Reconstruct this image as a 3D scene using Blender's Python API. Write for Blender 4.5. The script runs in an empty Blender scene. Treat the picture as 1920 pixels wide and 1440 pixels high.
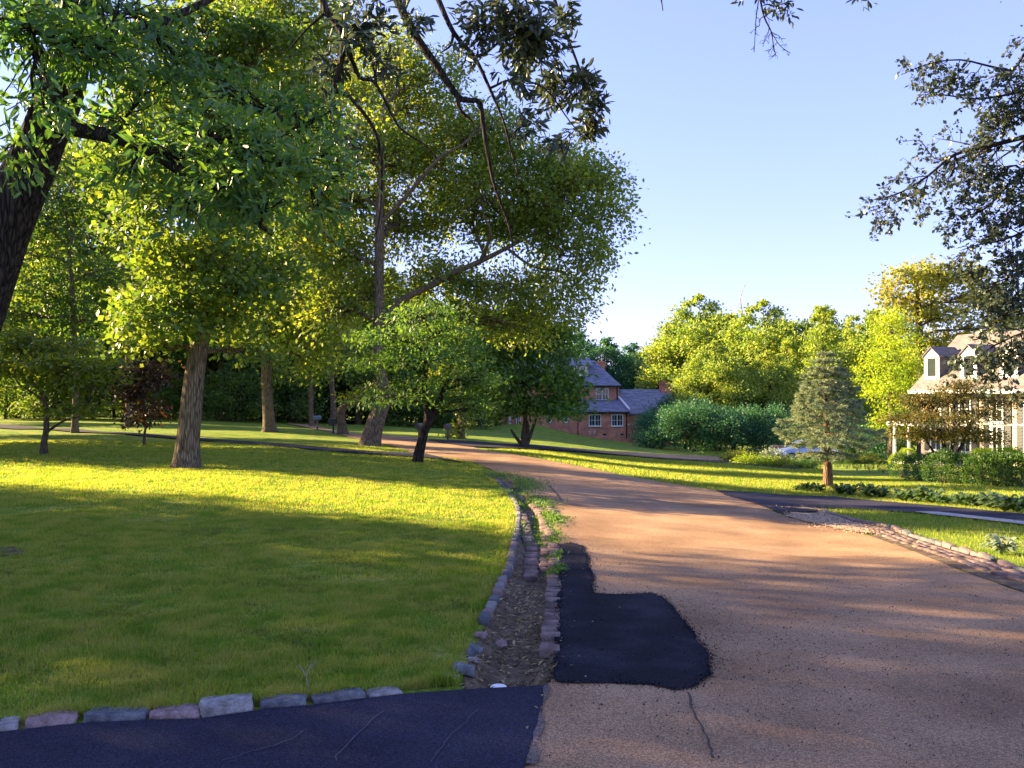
import bpy, math, random
import numpy as np
from mathutils import Vector
from mathutils.geometry import delaunay_2d_cdt
R = math.radians
rng = np.random.default_rng(7)
random.seed(7)
scene = bpy.context.scene
COL = scene.collection

# ------------------------------------------------------------ camera, world, sun, exposure
F, CX, CY, HOR, EYE = 1580.0, 960.0, 720.0, 740.0, 1.6
cam_d = bpy.data.cameras.new('camera'); cam = bpy.data.objects.new('camera', cam_d); COL.objects.link(cam)
cam_d.sensor_width = 36; cam_d.lens = 36 * F / 1920; cam_d.clip_start = 0.05; cam_d.clip_end = 5000
PITCH = math.atan((HOR - CY) / F)
cam.location = (0, 0, EYE); cam.rotation_euler = (math.pi / 2 + PITCH, 0, 0)
scene.camera = cam

SUN_B, SUN_E = -71.0, 20.0            # bearing from +Y (negative = left), elevation
world = bpy.data.worlds.new("World"); scene.world = world; world.use_nodes = True
wn = world.node_tree; wn.nodes.clear()
sky = wn.nodes.new('ShaderNodeTexSky'); sky.sky_type = 'NISHITA'; sky.sun_disc = False
sky.sun_elevation = R(SUN_E); sky.sun_rotation = R(SUN_B)
sky.air_density = 1.0; sky.dust_density = 0.25; sky.ozone_density = 3.0
bg = wn.nodes.new('ShaderNodeBackground'); bg.inputs['Strength'].default_value = 0.09
wo = wn.nodes.new('ShaderNodeOutputWorld')
tint = wn.nodes.new('ShaderNodeMixRGB'); tint.blend_type = 'MULTIPLY'; tint.inputs[0].default_value = 1; tint.inputs[2].default_value = (.82, .77, 1.24, 1)
gm = wn.nodes.new('ShaderNodeGamma'); gm.inputs[1].default_value = .6
wn.links.new(sky.outputs[0], gm.inputs[0]); wn.links.new(gm.outputs[0], tint.inputs[1]); wn.links.new(tint.outputs[0], bg.inputs[0]); wn.links.new(bg.outputs[0], wo.inputs[0])
sl = bpy.data.lights.new('sun', 'SUN'); sl.energy = 4.6; sl.angle = R(0.5); sl.color = (1.0, 0.735, 0.40)
sun = bpy.data.objects.new('sun', sl); COL.objects.link(sun); sun.location = (-30, 20, 40)
sd = Vector((math.sin(R(SUN_B)) * math.cos(R(SUN_E)), math.cos(R(SUN_B)) * math.cos(R(SUN_E)), math.sin(R(SUN_E))))
sun.rotation_euler = sd.to_track_quat('Z', 'Y').to_euler()
SUNXY = np.array([sd.x, sd.y]) / math.hypot(sd.x, sd.y); PERP = np.array([-SUNXY[1] * -1, -SUNXY[0]])
PERP = np.array([SUNXY[1], -SUNXY[0]])
scene.view_settings.view_transform = 'Standard'; scene.view_settings.look = 'None'
scene.view_settings.exposure = 2.76; scene.view_settings.gamma = 1.0
cy = scene.cycles
cy.max_bounces = 7; cy.diffuse_bounces = 4; cy.glossy_bounces = 2; cy.transmission_bounces = 4; cy.transparent_max_bounces = 4
cy.sample_clamp_indirect = 6.0

# ------------------------------------------------------------ ground height
_u = np.linspace(-1.2, 1.2, 481)
_s = np.interp(_u, [-1.2, -.45, -.3, -.13, 0, .12, .35, 1.2], [.008, .008, .012, .02, .025, .042, .058, .058])
_k = np.hanning(61); _k /= _k.sum()
_s = np.convolve(np.pad(_s, 30, mode='edge'), _k, mode='valid')
def H0(x, y):
    x = np.asarray(x, float); y = np.asarray(y, float)
    u = x / np.maximum(y, 9.0)
    s = np.interp(u, _u, _s)
    d = np.logaddexp(0, (y - 5) / 1.2) * 1.2
    d = np.minimum(d, 130.0)
    h = -s * d
    h = h + .9 * np.exp(-((x - 2.2) / 4.5) ** 2 - ((y - 97) / 9.0) ** 2)
    far = np.clip((y - 9) / 12, 0, 1)
    h = h + far * .03 * (np.sin(x * .7 + 1.3 * np.sin(y * .21)) + np.sin(y * .45 + x * .2))
    return h
def ray(px, py):
    c, s = math.cos(PITCH), math.sin(PITCH)
    a, b = (px - CX) / F, (CY - py) / F
    return np.array([a, c - b * s, s + b * c])
def P(px, py, Y):
    d = ray(px, py); return np.array([d[0], d[1], d[2]]) * (Y / d[1]) + np.array([0, 0, EYE])
_T = np.geomspace(1.0, 400, 3000)
def G(px, py):
    d = ray(px, py)
    f = EYE + d[2] * _T - H0(d[0] * _T, d[1] * _T)
    i = np.argmax(f < 0)
    if f[i] >= 0: i = len(_T) - 1
    t = _T[i - 1] + (_T[i] - _T[i - 1]) * f[i - 1] / (f[i - 1] - f[i]) if i > 0 else _T[0]
    return np.array([d[0] * t, d[1] * t])
def GL(pts): return np.array([G(*p) for p in pts])

def resample(p, n):
    p = np.asarray(p, float); s = np.r_[0, np.cumsum(np.linalg.norm(np.diff(p, axis=0), axis=1))]
    t = np.linspace(0, s[-1], n); return np.stack([np.interp(t, s, p[:, i]) for i in range(p.shape[1])], 1)
def smooth_path(p, n):
    p = np.asarray(p, float)
    q = np.vstack([2 * p[0] - p[1], p, 2 * p[-1] - p[-2]])
    out = []
    for i in range(len(p) - 1):
        a, b, c, d = q[i:i + 4]
        for t in np.linspace(0, 1, n, endpoint=False):
            out.append(.5 * (2 * b + (c - a) * t + (2 * a - 5 * b + 4 * c - d) * t * t + (3 * b - a - 3 * c + d) * t ** 3))
    out.append(p[-1]); return np.array(out)

# key ground lines (image landmark -> ground point)
kerb_px = [(870, 1259), (889, 1225), (902, 1194), (914, 1172), (933, 1131), (949, 1094), (961, 1069), (967, 1031), (975, 994), (974, 956), (955, 925), (930, 900), (905, 885)]
KERB = GL(kerb_px)
road_l_px = [(1005, 1291), (1034, 1284), (1045, 1250), (1052, 1200), (1054, 1120), (1053, 1060), (1048, 1020), (1036, 990), (1018, 960), (990, 930), (965, 908), (935, 889), (895, 870), (850, 861), (800, 853), (770, 848), (735, 837), (700, 829), (660, 822), (630, 813), (595, 806), (540, 796)]
ROAD_L = np.vstack([[(-.8, -25), (-.5, 0), ], GL([(950, 1440), (985, 1350)]), GL(road_l_px)])
road_r_px = [(1851, 1088), (1773, 1060), (1711, 1035), (1632, 1007), (1539, 984), (1470, 968), (1420, 946), (1345, 922), (1240, 905), (1152, 889), (1106, 879), (1037, 866), (957, 852), (907, 845), (880, 838), (802, 826), (740, 817), (655, 812), (600, 801), (540, 791)]
ROAD_R = np.vstack([[(6.5, -25), (5.2, 0), (4.7, 4.5)], GL([(1920, 1113)]), GL(road_r_px)])
RK_px = [(1535, 958), (1554, 965), (1601, 979), (1664, 991), (1717, 1010), (1789, 1032), (1851, 1050), (1920, 1075)]
RKERB = np.vstack([GL(RK_px), [(5.55, 5.2), (5.9, 3.5)]])
GUT_L = np.vstack([KERB, GL([(960, 905), (990, 930), (1018, 960), (1036, 990), (1048, 1020), (1053, 1060), (1054, 1120), (1052, 1200), (1045, 1250), (1036, 1286)]), GL([(950, 1293), (872, 1298)])])

def inside(poly, x, y):
    x = np.asarray(x); y = np.asarray(y); r = np.zeros(x.shape, bool); n = len(poly)
    for i in range(n):
        x1, y1 = poly[i]; x2, y2 = poly[(i + 1) % n]
        if y1 == y2: continue
        c = ((y1 > y) != (y2 > y)) & (x < (x2 - x1) * (y - y1) / (y2 - y1) + x1)
        r ^= c
    return r
def dist_line(poly, x, y, closed=True):
    d = np.full(np.shape(x), 1e9); n = len(poly)
    for i in range(n if closed else n - 1):
        a = poly[i]; b = poly[(i + 1) % n]; ab = b - a; L = max(ab @ ab, 1e-9)
        t = np.clip(((x - a[0]) * ab[0] + (y - a[1]) * ab[1]) / L, 0, 1)
        d = np.minimum(d, np.hypot(x - a[0] - t * ab[0], y - a[1] - t * ab[1]))
    return d
def H(x, y):
    x = np.asarray(x, float); y = np.asarray(y, float); h = H0(x, y)
    x, y = np.broadcast_arrays(x, y)
    m = (np.abs(x) < 3) & (y > 3) & (y < 20)
    if np.any(m):
        xm, ym = x[m], y[m]; ins = inside(GUT_L, xm, ym)
        d = np.where(ins, dist_line(GUT_L, xm, ym), 0)
        h = np.array(h); q = np.clip(d / .16, 0, 1); h[m] -= .075 * q * q * (3 - 2 * q) + .012 * ins
    return h
def Hs(x, y): return float(H(np.array([x]), np.array([y]))[0])

# ------------------------------------------------------------ materials
def nodes(m): return m.node_tree.nodes, m.node_tree.links
def newmat(name):
    m = bpy.data.materials.new(name); m.use_nodes = True; return m
def ramp(n, cols, pos=None):
    r = n.new('ShaderNodeValToRGB'); e = r.color_ramp.elements
    pos = pos or [i / (len(cols) - 1) for i in range(len(cols))]
    while len(e) < len(cols): e.new(.5)
    for q, c, p in zip(e, cols, pos): q.position = p; q.color = (*c, 1)
    return r
def surf(name, cols, scale=5, rough=.9, detail=6, bump=0.0, bscale=40, pos=None, fine=None, fmix=.5, spec=.3, metal=0, bdist=.01, stretch=None, ncoord='Object'):
    m = newmat(name); n, l = nodes(m); b = n['Principled BSDF']
    tc = n.new('ShaderNodeTexCoord'); src = tc.outputs[ncoord]
    if stretch:
        mp = n.new('ShaderNodeMapping'); mp.inputs['Scale'].default_value = stretch; l.new(src, mp.inputs[0]); src = mp.outputs[0]
    t = n.new('ShaderNodeTexNoise'); t.inputs['Scale'].default_value = scale; t.inputs['Detail'].default_value = detail; l.new(src, t.inputs[0])
    r = ramp(n, cols, pos or [.3 + .4 * i / max(1, len(cols) - 1) for i in range(len(cols))]); l.new(t.outputs[0], r.inputs[0]); out = r.outputs[0]
    if fine:
        t2 = n.new('ShaderNodeTexNoise'); t2.inputs['Scale'].default_value = fine[0]; t2.inputs['Detail'].default_value = 3; l.new(src, t2.inputs[0])
        r2 = ramp(n, [fine[1], fine[2]], [.35, .65]); l.new(t2.outputs[0], r2.inputs[0])
        mx = n.new('ShaderNodeMixRGB'); mx.blend_type = 'MULTIPLY'; mx.inputs[0].default_value = fmix
        l.new(out, mx.inputs[1]); l.new(r2.outputs[0], mx.inputs[2]); out = mx.outputs[0]
    l.new(out, b.inputs['Base Color']); b.inputs['Roughness'].default_value = rough
    b.inputs['Specular IOR Level'].default_value = spec; b.inputs['Metallic'].default_value = metal
    if bump:
        t3 = n.new('ShaderNodeTexNoise'); t3.inputs['Scale'].default_value = bscale; t3.inputs['Detail'].default_value = 5; l.new(src, t3.inputs[0])
        bp = n.new('ShaderNodeBump'); bp.inputs['Strength'].default_value = bump; bp.inputs['Distance'].default_value = bdist
        l.new(t3.outputs[0], bp.inputs['Height']); l.new(bp.outputs[0], b.inputs['Normal'])
    return m
def leafmat(name, c1, c2, c3, trans=None, tmix=.45, rough=.45, patch=.6, objvar=.15, isl=.55, det=2):
    m = newmat(name); n, l = nodes(m); b = n['Principled BSDF']
    g = n.new('ShaderNodeNewGeometry'); tc = n.new('ShaderNodeTexCoord'); oi = n.new('ShaderNodeObjectInfo')
    t = n.new('ShaderNodeTexNoise'); t.inputs['Scale'].default_value = patch; t.inputs['Detail'].default_value = det; l.new(tc.outputs['Object'], t.inputs[0])
    a = n.new('ShaderNodeMath'); a.operation = 'MULTIPLY_ADD'; l.new(g.outputs['Random Per Island'], a.inputs[0]); a.inputs[1].default_value = isl; l.new(t.outputs[0], a.inputs[2])
    a2 = n.new('ShaderNodeMath'); a2.operation = 'MULTIPLY_ADD'; l.new(oi.outputs['Random'], a2.inputs[0]); a2.inputs[1].default_value = objvar * 2; l.new(a.outputs[0], a2.inputs[2])
    r = ramp(n, [c1, c2, c3], [.42, .78 + objvar, 1.0] if isl > .4 else [.48, .62, .80]); l.new(a2.outputs[0], r.inputs[0])
    l.new(r.outputs[0], b.inputs['Base Color']); b.inputs['Roughness'].default_value = rough; b.inputs['Specular IOR Level'].default_value = .35
    tr = n.new('ShaderNodeBsdfTranslucent'); mx = n.new('ShaderNodeMixShader'); mx.inputs[0].default_value = tmix
    mc = n.new('ShaderNodeMixRGB'); mc.blend_type = 'MULTIPLY'; mc.inputs[0].default_value = 1.0
    l.new(r.outputs[0], mc.inputs[1]); mc.inputs[2].default_value = (*(trans or (2.1, 1.9, .5)), 1)
    l.new(mc.outputs[0], tr.inputs[0]); l.new(b.outputs[0], mx.inputs[1]); l.new(tr.outputs[0], mx.inputs[2])
    l.new(mx.outputs[0], n['Material Output'].inputs[0]); return m

def M_lawn():
    m = newmat('lawn_turf'); n, l = nodes(m); b = n['Principled BSDF']; tc = n.new('ShaderNodeTexCoord')
    def noise(s, d=4):
        t = n.new('ShaderNodeTexNoise'); t.inputs['Scale'].default_value = s; t.inputs['Detail'].default_value = d; l.new(tc.outputs['Object'], t.inputs[0]); return t
    r1 = ramp(n, [(.12, .21, .018), (.19, .265, .03), (.31, .31, .075)], [.38, .52, .68]); l.new(noise(1.3, 8).outputs[0], r1.inputs[0])
    r2 = ramp(n, [(.45, .5, .4), (1.15, 1.12, 1.0)], [.35, .62]); l.new(noise(22, 6).outputs[0], r2.inputs[0])
    mx = n.new('ShaderNodeMixRGB'); mx.blend_type = 'MULTIPLY'; mx.inputs[0].default_value = .8; l.new(r1.outputs[0], mx.inputs[1]); l.new(r2.outputs[0], mx.inputs[2])
    l.new(mx.outputs[0], b.inputs['Base Color']); b.inputs['Roughness'].default_value = .95; b.inputs['Specular IOR Level'].default_value = .1
    bp = n.new('ShaderNodeBump'); bp.inputs['Strength'].default_value = .9; bp.inputs['Distance'].default_value = .05
    l.new(noise(30, 6).outputs[0], bp.inputs['Height']); l.new(bp.outputs[0], b.inputs['Normal']); return m
def M_asph(name, base, speck, speckpos=(.62, .70), scale=170, warm=None, bump=.5, big=1.2):
    m = newmat(name); n, l = nodes(m); b = n['Principled BSDF']; tc = n.new('ShaderNodeTexCoord')
    def noise(s, d=3, ty=None):
        t = n.new('ShaderNodeTexNoise'); t.inputs['Scale'].default_value = s; t.inputs['Detail'].default_value = d; l.new(tc.outputs['Object'], t.inputs[0]); return t
    r1 = ramp(n, base, [.32, .5, .68]); l.new(noise(big, 5).outputs[0], r1.inputs[0])
    v = n.new('ShaderNodeTexVoronoi'); v.inputs['Scale'].default_value = scale; l.new(tc.outputs['Object'], v.inputs[0])
    r2 = ramp(n, [(.55, .55, .55), (1, 1, 1), speck], [.2, .55, .93])
    sp = n.new('ShaderNodeSeparateColor'); l.new(v.outputs['Color'], sp.inputs[0]); l.new(sp.outputs[0], r2.inputs[0])
    mx = n.new('ShaderNodeMixRGB'); mx.blend_type = 'MULTIPLY'; mx.inputs[0].default_value = .85; l.new(r1.outputs[0], mx.inputs[1]); l.new(r2.outputs[0], mx.inputs[2])
    r4 = ramp(n, [(.74, .74, .76), (1.0, 1.0, 1.0), (1.14, 1.12, 1.08)], [.36, .5, .64]); l.new(noise(.38, 9).outputs[0], r4.inputs[0]); m4 = n.new('ShaderNodeMixRGB'); m4.blend_type = 'MULTIPLY'; m4.inputs[0].default_value = .8; l.new(mx.outputs[0], m4.inputs[1]); l.new(r4.outputs[0], m4.inputs[2])
    l.new(m4.outputs[0], b.inputs['Base Color']); b.inputs['Roughness'].default_value = .92; b.inputs['Specular IOR Level'].default_value = .12
    bp = n.new('ShaderNodeBump'); bp.inputs['Strength'].default_value = bump; bp.inputs['Distance'].default_value = .006
    l.new(v.outputs['Distance'], bp.inputs['Height']); l.new(bp.outputs[0], b.inputs['Normal']); return m
def M_brick(name, c1, c2, mort, sc=1.0):
    m = newmat(name); n, l = nodes(m); b = n['Principled BSDF']; tc = n.new('ShaderNodeTexCoord')
    sx = n.new('ShaderNodeSeparateXYZ'); l.new(tc.outputs['Object'], sx.inputs[0])
    ad = n.new('ShaderNodeMath'); l.new(sx.outputs[0], ad.inputs[0]); l.new(sx.outputs[1], ad.inputs[1])
    cb = n.new('ShaderNodeCombineXYZ'); l.new(ad.outputs[0], cb.inputs[0]); l.new(sx.outputs[2], cb.inputs[1])
    t = n.new('ShaderNodeTexBrick'); t.inputs['Scale'].default_value = sc; t.inputs['Color1'].default_value = (*c1, 1); t.inputs['Color2'].default_value = (*c2, 1); t.inputs['Mortar'].default_value = (*mort, 1)
    t.inputs['Mortar Size'].default_value = .008; t.inputs['Brick Width'].default_value = .23; t.inputs['Row Height'].default_value = .08
    l.new(cb.outputs[0], t.inputs[0])
    nz = n.new('ShaderNodeTexNoise'); nz.inputs['Scale'].default_value = 1.1; nz.inputs['Detail'].default_value = 6; l.new(tc.outputs['Object'], nz.inputs[0])
    r = ramp(n, [(.7, .66, .66), (1.15, 1.1, 1.1)], [.35, .65]); l.new(nz.outputs[0], r.inputs[0])
    mx = n.new('ShaderNodeMixRGB'); mx.blend_type = 'MULTIPLY'; mx.inputs[0].default_value = 1; l.new(t.outputs[0], mx.inputs[1]); l.new(r.outputs[0], mx.inputs[2])
    l.new(mx.outputs[0], b.inputs['Base Color']); b.inputs['Roughness'].default_value = .9; return m
def M_bark(name, c1, c2, c3, sc=14):
    m = newmat(name); n, l = nodes(m); b = n['Principled BSDF']; tc = n.new('ShaderNodeTexCoord')
    mp = n.new('ShaderNodeMapping'); mp.inputs['Scale'].default_value = (1, 1, .11); l.new(tc.outputs['Object'], mp.inputs[0])
    nz0 = n.new('ShaderNodeTexNoise'); nz0.inputs['Scale'].default_value = 3; l.new(mp.outputs[0], nz0.inputs[0])
    mxv = n.new('ShaderNodeMixRGB'); mxv.inputs[0].default_value = .06; l.new(mp.outputs[0], mxv.inputs[1]); l.new(nz0.outputs[1], mxv.inputs[2])
    v = n.new('ShaderNodeTexVoronoi'); v.inputs['Scale'].default_value = sc; v.feature = 'DISTANCE_TO_EDGE'; l.new(mxv.outputs[0], v.inputs[0])
    nz = n.new('ShaderNodeTexNoise'); nz.inputs['Scale'].default_value = sc * 1.6; nz.inputs['Detail'].default_value = 6; l.new(mp.outputs[0], nz.inputs[0])
    ad = n.new('ShaderNodeMath'); ad.operation = 'MULTIPLY_ADD'; l.new(v.outputs[0], ad.inputs[0]); ad.inputs[1].default_value = 1.4; l.new(nz.outputs[0], ad.inputs[2])
    r = ramp(n, [c1, c2, c3], [.42, .68, .95]); l.new(ad.outputs[0], r.inputs[0]); l.new(r.outputs[0], b.inputs['Base Color'])
    b.inputs['Roughness'].default_value = .95; b.inputs['Specular IOR Level'].default_value = .1
    bp = n.new('ShaderNodeBump'); bp.inputs['Strength'].default_value = 1; bp.inputs['Distance'].default_value = .03
    l.new(ad.outputs[0], bp.inputs['Height']); l.new(bp.outputs[0], b.inputs['Normal']); return m
def flat(name, c, rough=.6, metal=0, spec=.5, coat=0):
    m = surf(name, [tuple(v * .9 for v in c), tuple(min(1, v * 1.06) for v in c)], scale=3, rough=rough, metal=metal, spec=spec)
    m.node_tree.nodes['Principled BSDF'].inputs['Coat Weight'].default_value = coat; return m

MT = dict(
    lawn=M_lawn(),
    road=M_asph('red_chip_road', [(.25, .158, .088), (.32, .205, .115), (.385, .255, .148)], (1.7, 1.55, 1.35)),
    black=M_asph('black_asphalt', [(.020, .020, .034), (.028, .028, .045), (.038, .038, .055)], (1.9, 1.9, 1.9), scale=190),
    patch=M_asph('fresh_asphalt', [(.007, .008, .013), (.013, .014, .022), (.030, .032, .042)], (1.5, 1.5, 1.5), scale=150, big=2.2, bump=.9),
    dirt=surf('gutter_soil', [(.06, .042, .026), (.13, .09, .052), (.22, .165, .09)], scale=9, fine=(60, (.4, .4, .4), (1.2, 1.2, 1.2)), bump=1, bscale=60, bdist=.02),
    sand=surf('sandy_gravel', [(.30, .21, .13), (.48, .35, .22)], scale=12, fine=(90, (.5, .5, .5), (1.2, 1.2, 1.2)), bump=.8, bscale=80),
    conc=surf('pale_concrete', [(.32, .30, .27), (.45, .43, .40)], scale=6, bump=.3),
    stone_g=surf('blue_grey_granite', [(.05, .052, .058), (.12, .125, .135), (.20, .205, .21)], scale=14, fine=(120, (.5, .5, .5), (1.3, 1.3, 1.3)), bump=.8, bscale=30, bdist=.012),
    stone_p=surf('pink_granite', [(.13, .085, .075), (.26, .18, .165), (.36, .27, .25)], scale=14, fine=(120, (.5, .5, .5), (1.25, 1.25, 1.25)), bump=.8, bscale=30, bdist=.012),
    stone_w=surf('pale_granite', [(.13, .115, .10), (.28, .26, .24), (.40, .38, .36)], scale=14, fine=(120, (.5, .5, .5), (1.2, 1.2, 1.2)), bump=.8, bscale=30, bdist=.012),
    cobble=surf('gutter_brick', [(.08, .052, .044), (.17, .115, .095), (.27, .20, .165)], scale=7, fine=(90, (.5, .5, .5), (1.2, 1.2, 1.2)), bump=.7, bscale=40),
    bark=M_bark('grey_brown_bark', (.05, .038, .025), (.14, .105, .068), (.24, .19, .13), 24),
    bark_d=M_bark('dark_bark', (.010, .008, .007), (.035, .028, .023), (.07, .055, .045), 30),
    bark_s=M_bark('smooth_twig_bark', (.04, .03, .024), (.10, .075, .055), (.17, .13, .10), 30),
    bark_r=M_bark('reddish_bark', (.06, .035, .025), (.15, .09, .06), (.26, .16, .11), 22),
    brick=M_brick('house_brick', (.66, .26, .15), (.56, .20, .12), (.5, .36, .28)),
    brick_o=M_brick('chimney_brick', (.60, .22, .10), (.52, .18, .09), (.5, .32, .22)),
    slate=surf('slate_roof', [(.11, .115, .15), (.19, .19, .24), (.27, .26, .31)], scale=1.6, fine=(6, (.6, .6, .6), (1.2, 1.2, 1.2)), stretch=(1, 1, 5), rough=.75),
    shingle=surf('brown_shingle', [(.11, .095, .09), (.16, .14, .13), (.22, .195, .18)], scale=2, fine=(9, (.6, .6, .6), (1.2, 1.2, 1.2)), stretch=(1, 1, 5), rough=.85),
    white=flat('white_paint', (.78, .78, .76)), cream=flat('cream_clapboard', (.52, .46, .36), .8),
    glass=flat('dark_window_glass', (.035, .045, .045), .08, spec=.8), shutter=flat('black_shutter', (.02, .022, .028), .5),
    iron=flat('cast_iron', (.02, .02, .022), .6, metal=.5), tyre=flat('black_rubber', (.018, .018, .02), .8), rim=flat('alloy_rim', (.5, .5, .52), .3, metal=.9),
    silver=flat('silver_blue_paint', (.30, .36, .46), .25, metal=.6, coat=1), navy=flat('dark_blue_paint', (.04, .08, .22), .25, metal=.3, coat=1),
    mailblk=flat('black_metal', (.02, .022, .025), .4), mailblue=flat('grey_blue_metal', (.10, .16, .20), .4), post=flat('weathered_post', (.14, .11, .09), .9),
    pinkbin=flat('salmon_pot', (.5, .26, .18), .8), wpole=flat('white_pole', (.6, .6, .58), .5),
    deadwood=flat('bleached_deadwood', (.28, .24, .21), .9),
    grass=leafmat('grass_blade', (.12, .225, .022), (.20, .29, .032), (.34, .34, .09), (1.6, 1.5, .5), .5, .6, patch=3.0, objvar=0, isl=.36, det=6),
    L_near=leafmat('near_green_leaf', (.04, .095, .042), (.07, .15, .05), (.13, .21, .045), (2.3, 2.4, .6), .38, .38, patch=.9, objvar=0),
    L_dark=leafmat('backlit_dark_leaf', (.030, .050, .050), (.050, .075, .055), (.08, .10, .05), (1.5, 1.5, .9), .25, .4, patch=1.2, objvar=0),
    L_maple=leafmat('lime_maple_leaf', (.055, .115, .028), (.10, .175, .032), (.18, .24, .04), (1.95, 1.75, .6), .45, .45, patch=.7, objvar=0),
    L_oak=leafmat('olive_oak_leaf', (.08, .15, .035), (.135, .21, .04), (.22, .27, .05), (2.2, 1.9, .5), .5, .45, patch=.5, objvar=0),
    L_dog=leafmat('fresh_green_leaf', (.045, .12, .035), (.075, .165, .04), (.12, .21, .04), (2.0, 1.8, .5), .42, .5, patch=.8, objvar=0),
    L_sap=leafmat('yellow_green_leaf', (.075, .13, .02), (.13, .185, .024), (.20, .235, .03), (2.0, 1.7, .5), .45, .5, patch=.8, objvar=0),
    L_red=leafmat('maroon_leaf', (.035, .020, .018), (.06, .035, .022), (.10, .10, .02), (2.2, 1.3, .6), .4, .5, patch=2, objvar=0),
    L_bronze=leafmat('bronze_leaf', (.045, .07, .022), (.09, .10, .028), (.17, .14, .04), (1.9, 1.4, .5), .4, .5, patch=1.0, objvar=0),
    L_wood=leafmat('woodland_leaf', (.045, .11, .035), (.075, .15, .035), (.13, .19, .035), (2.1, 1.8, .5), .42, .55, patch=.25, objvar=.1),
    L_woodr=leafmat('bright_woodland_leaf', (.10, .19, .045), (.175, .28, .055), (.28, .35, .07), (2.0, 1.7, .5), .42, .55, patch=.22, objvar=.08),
    L_blue=leafmat('blue_green_leaf', (.025, .095, .055), (.045, .14, .07), (.085, .20, .07), (1.7, 1.7, .8), .35, .5, patch=.3, objvar=.05),
    L_lime=leafmat('golden_lime_leaf', (.14, .25, .015), (.22, .34, .018), (.32, .40, .03), (2.0, 1.7, .4), .45, .55, patch=.4, objvar=0),
    L_gold=leafmat('golden_leaf', (.15, .20, .04), (.24, .28, .05), (.34, .34, .07), (1.8, 1.5, .5), .42, .55, patch=.4, objvar=0),
    L_spruce=leafmat('blue_spruce_needle', (.13, .20, .13), (.21, .28, .15), (.34, .37, .18), (1.0, 1.0, .7), .12, .6, patch=1.5, objvar=0),
    L_box=leafmat('boxwood_leaf', (.03, .08, .018), (.05, .115, .022), (.08, .15, .025), (1.8, 1.7, .5), .3, .5, patch=2, objvar=.05),
    L_host=leafmat('glossy_hosta_leaf', (.045, .10, .03), (.07, .14, .04), (.12, .18, .06), (1.8, 1.7, .6), .3, .6, patch=2, objvar=.1),
    litter=leafmat('dry_leaf_litter', (.06, .04, .02), (.20, .14, .06), (.42, .33, .16), (1.2, 1, .7), .15, .8, patch=3, objvar=0),
    flower=flat('white_petal', (.75, .75, .72)),
)

# ------------------------------------------------------------ mesh helpers
def mesh_np(name, v, f, mat=None, smooth=False):
    v = np.asarray(v, np.float32); f = np.asarray(f, np.int32)
    me = bpy.data.meshes.new(name); k = f.shape[1]
    me.vertices.add(len(v)); me.vertices.foreach_set('co', v.ravel())
    me.loops.add(f.size); me.loops.foreach_set('vertex_index', f.ravel())
    me.polygons.add(len(f)); me.polygons.foreach_set('loop_start', np.arange(0, f.size, k, dtype=np.int32))
    if smooth: me.polygons.foreach_set('use_smooth', np.ones(len(f), bool))
    me.update(calc_edges=True)
    if mat: me.materials.append(mat)
    return me
def link(name, me, parent=None, loc=None, rotz=0):
    o = bpy.data.objects.new(name, me); COL.objects.link(o)
    if parent is not None: o.parent = parent
    if loc is not None: o.location = loc
    if rotz: o.rotation_euler.z = rotz
    return o
def tag(o, label=None, cat=None, group=None, kind=None):
    if label: o['label'] = label
    if cat: o['category'] = cat
    if group: o['group'] = group
    if kind: o['kind'] = kind
    return o
def empty(name, loc, rotz=0):
    return link(name, None, None, tuple(float(a) for a in loc), rotz)
def copy_thing(o, loc, rotz=0, scale=1.0, label=None, group=None):
    c = o.copy(); COL.objects.link(c); c.location = loc; c.rotation_euler.z = rotz; c.scale = (scale,) * 3 if np.isscalar(scale) else scale
    if label: c['label'] = label
    if group: c['group'] = group
    for ch in list(o.children):
        d = ch.copy(); COL.objects.link(d); d.parent = c
        for g in ch.children:
            e = g.copy(); COL.objects.link(e); e.parent = d
    return c
class MB:
    def __init__(s): s.v = []; s.f = []
    def add(s, v, f):
        o = len(s.v); s.v += [tuple(map(float, a)) for a in v]; s.f += [tuple(int(i) + o for i in q) for q in f]
    def box(s, x0, x1, y0, y1, z0, z1):
        s.add([(x0, y0, z0), (x1, y0, z0), (x1, y1, z0), (x0, y1, z0), (x0, y0, z1), (x1, y0, z1), (x1, y1, z1), (x0, y1, z1)],
              [(0, 3, 2, 1), (4, 5, 6, 7), (0, 1, 5, 4), (1, 2, 6, 5), (2, 3, 7, 6), (3, 0, 4, 7)])
    def cyl(s, a, b, r, k=12, r2=None):
        v, f = tube(np.array([a, b], float), [r, r if r2 is None else r2], k, cap=True); s.add(v, f)
    def build(s, name, mat, parent=None, smooth=False, bevel=0, loc=None):
        me = bpy.data.meshes.new(name); me.from_pydata(s.v, [], s.f); me.update(); me.materials.append(mat)
        if smooth:
            for p in me.polygons: p.use_smooth = True
        o = link(name, me, parent, loc)
        if bevel:
            m = o.modifiers.new('bevel', 'BEVEL'); m.width = bevel; m.segments = 2; m.limit_method = 'ANGLE'
        return o
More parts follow.
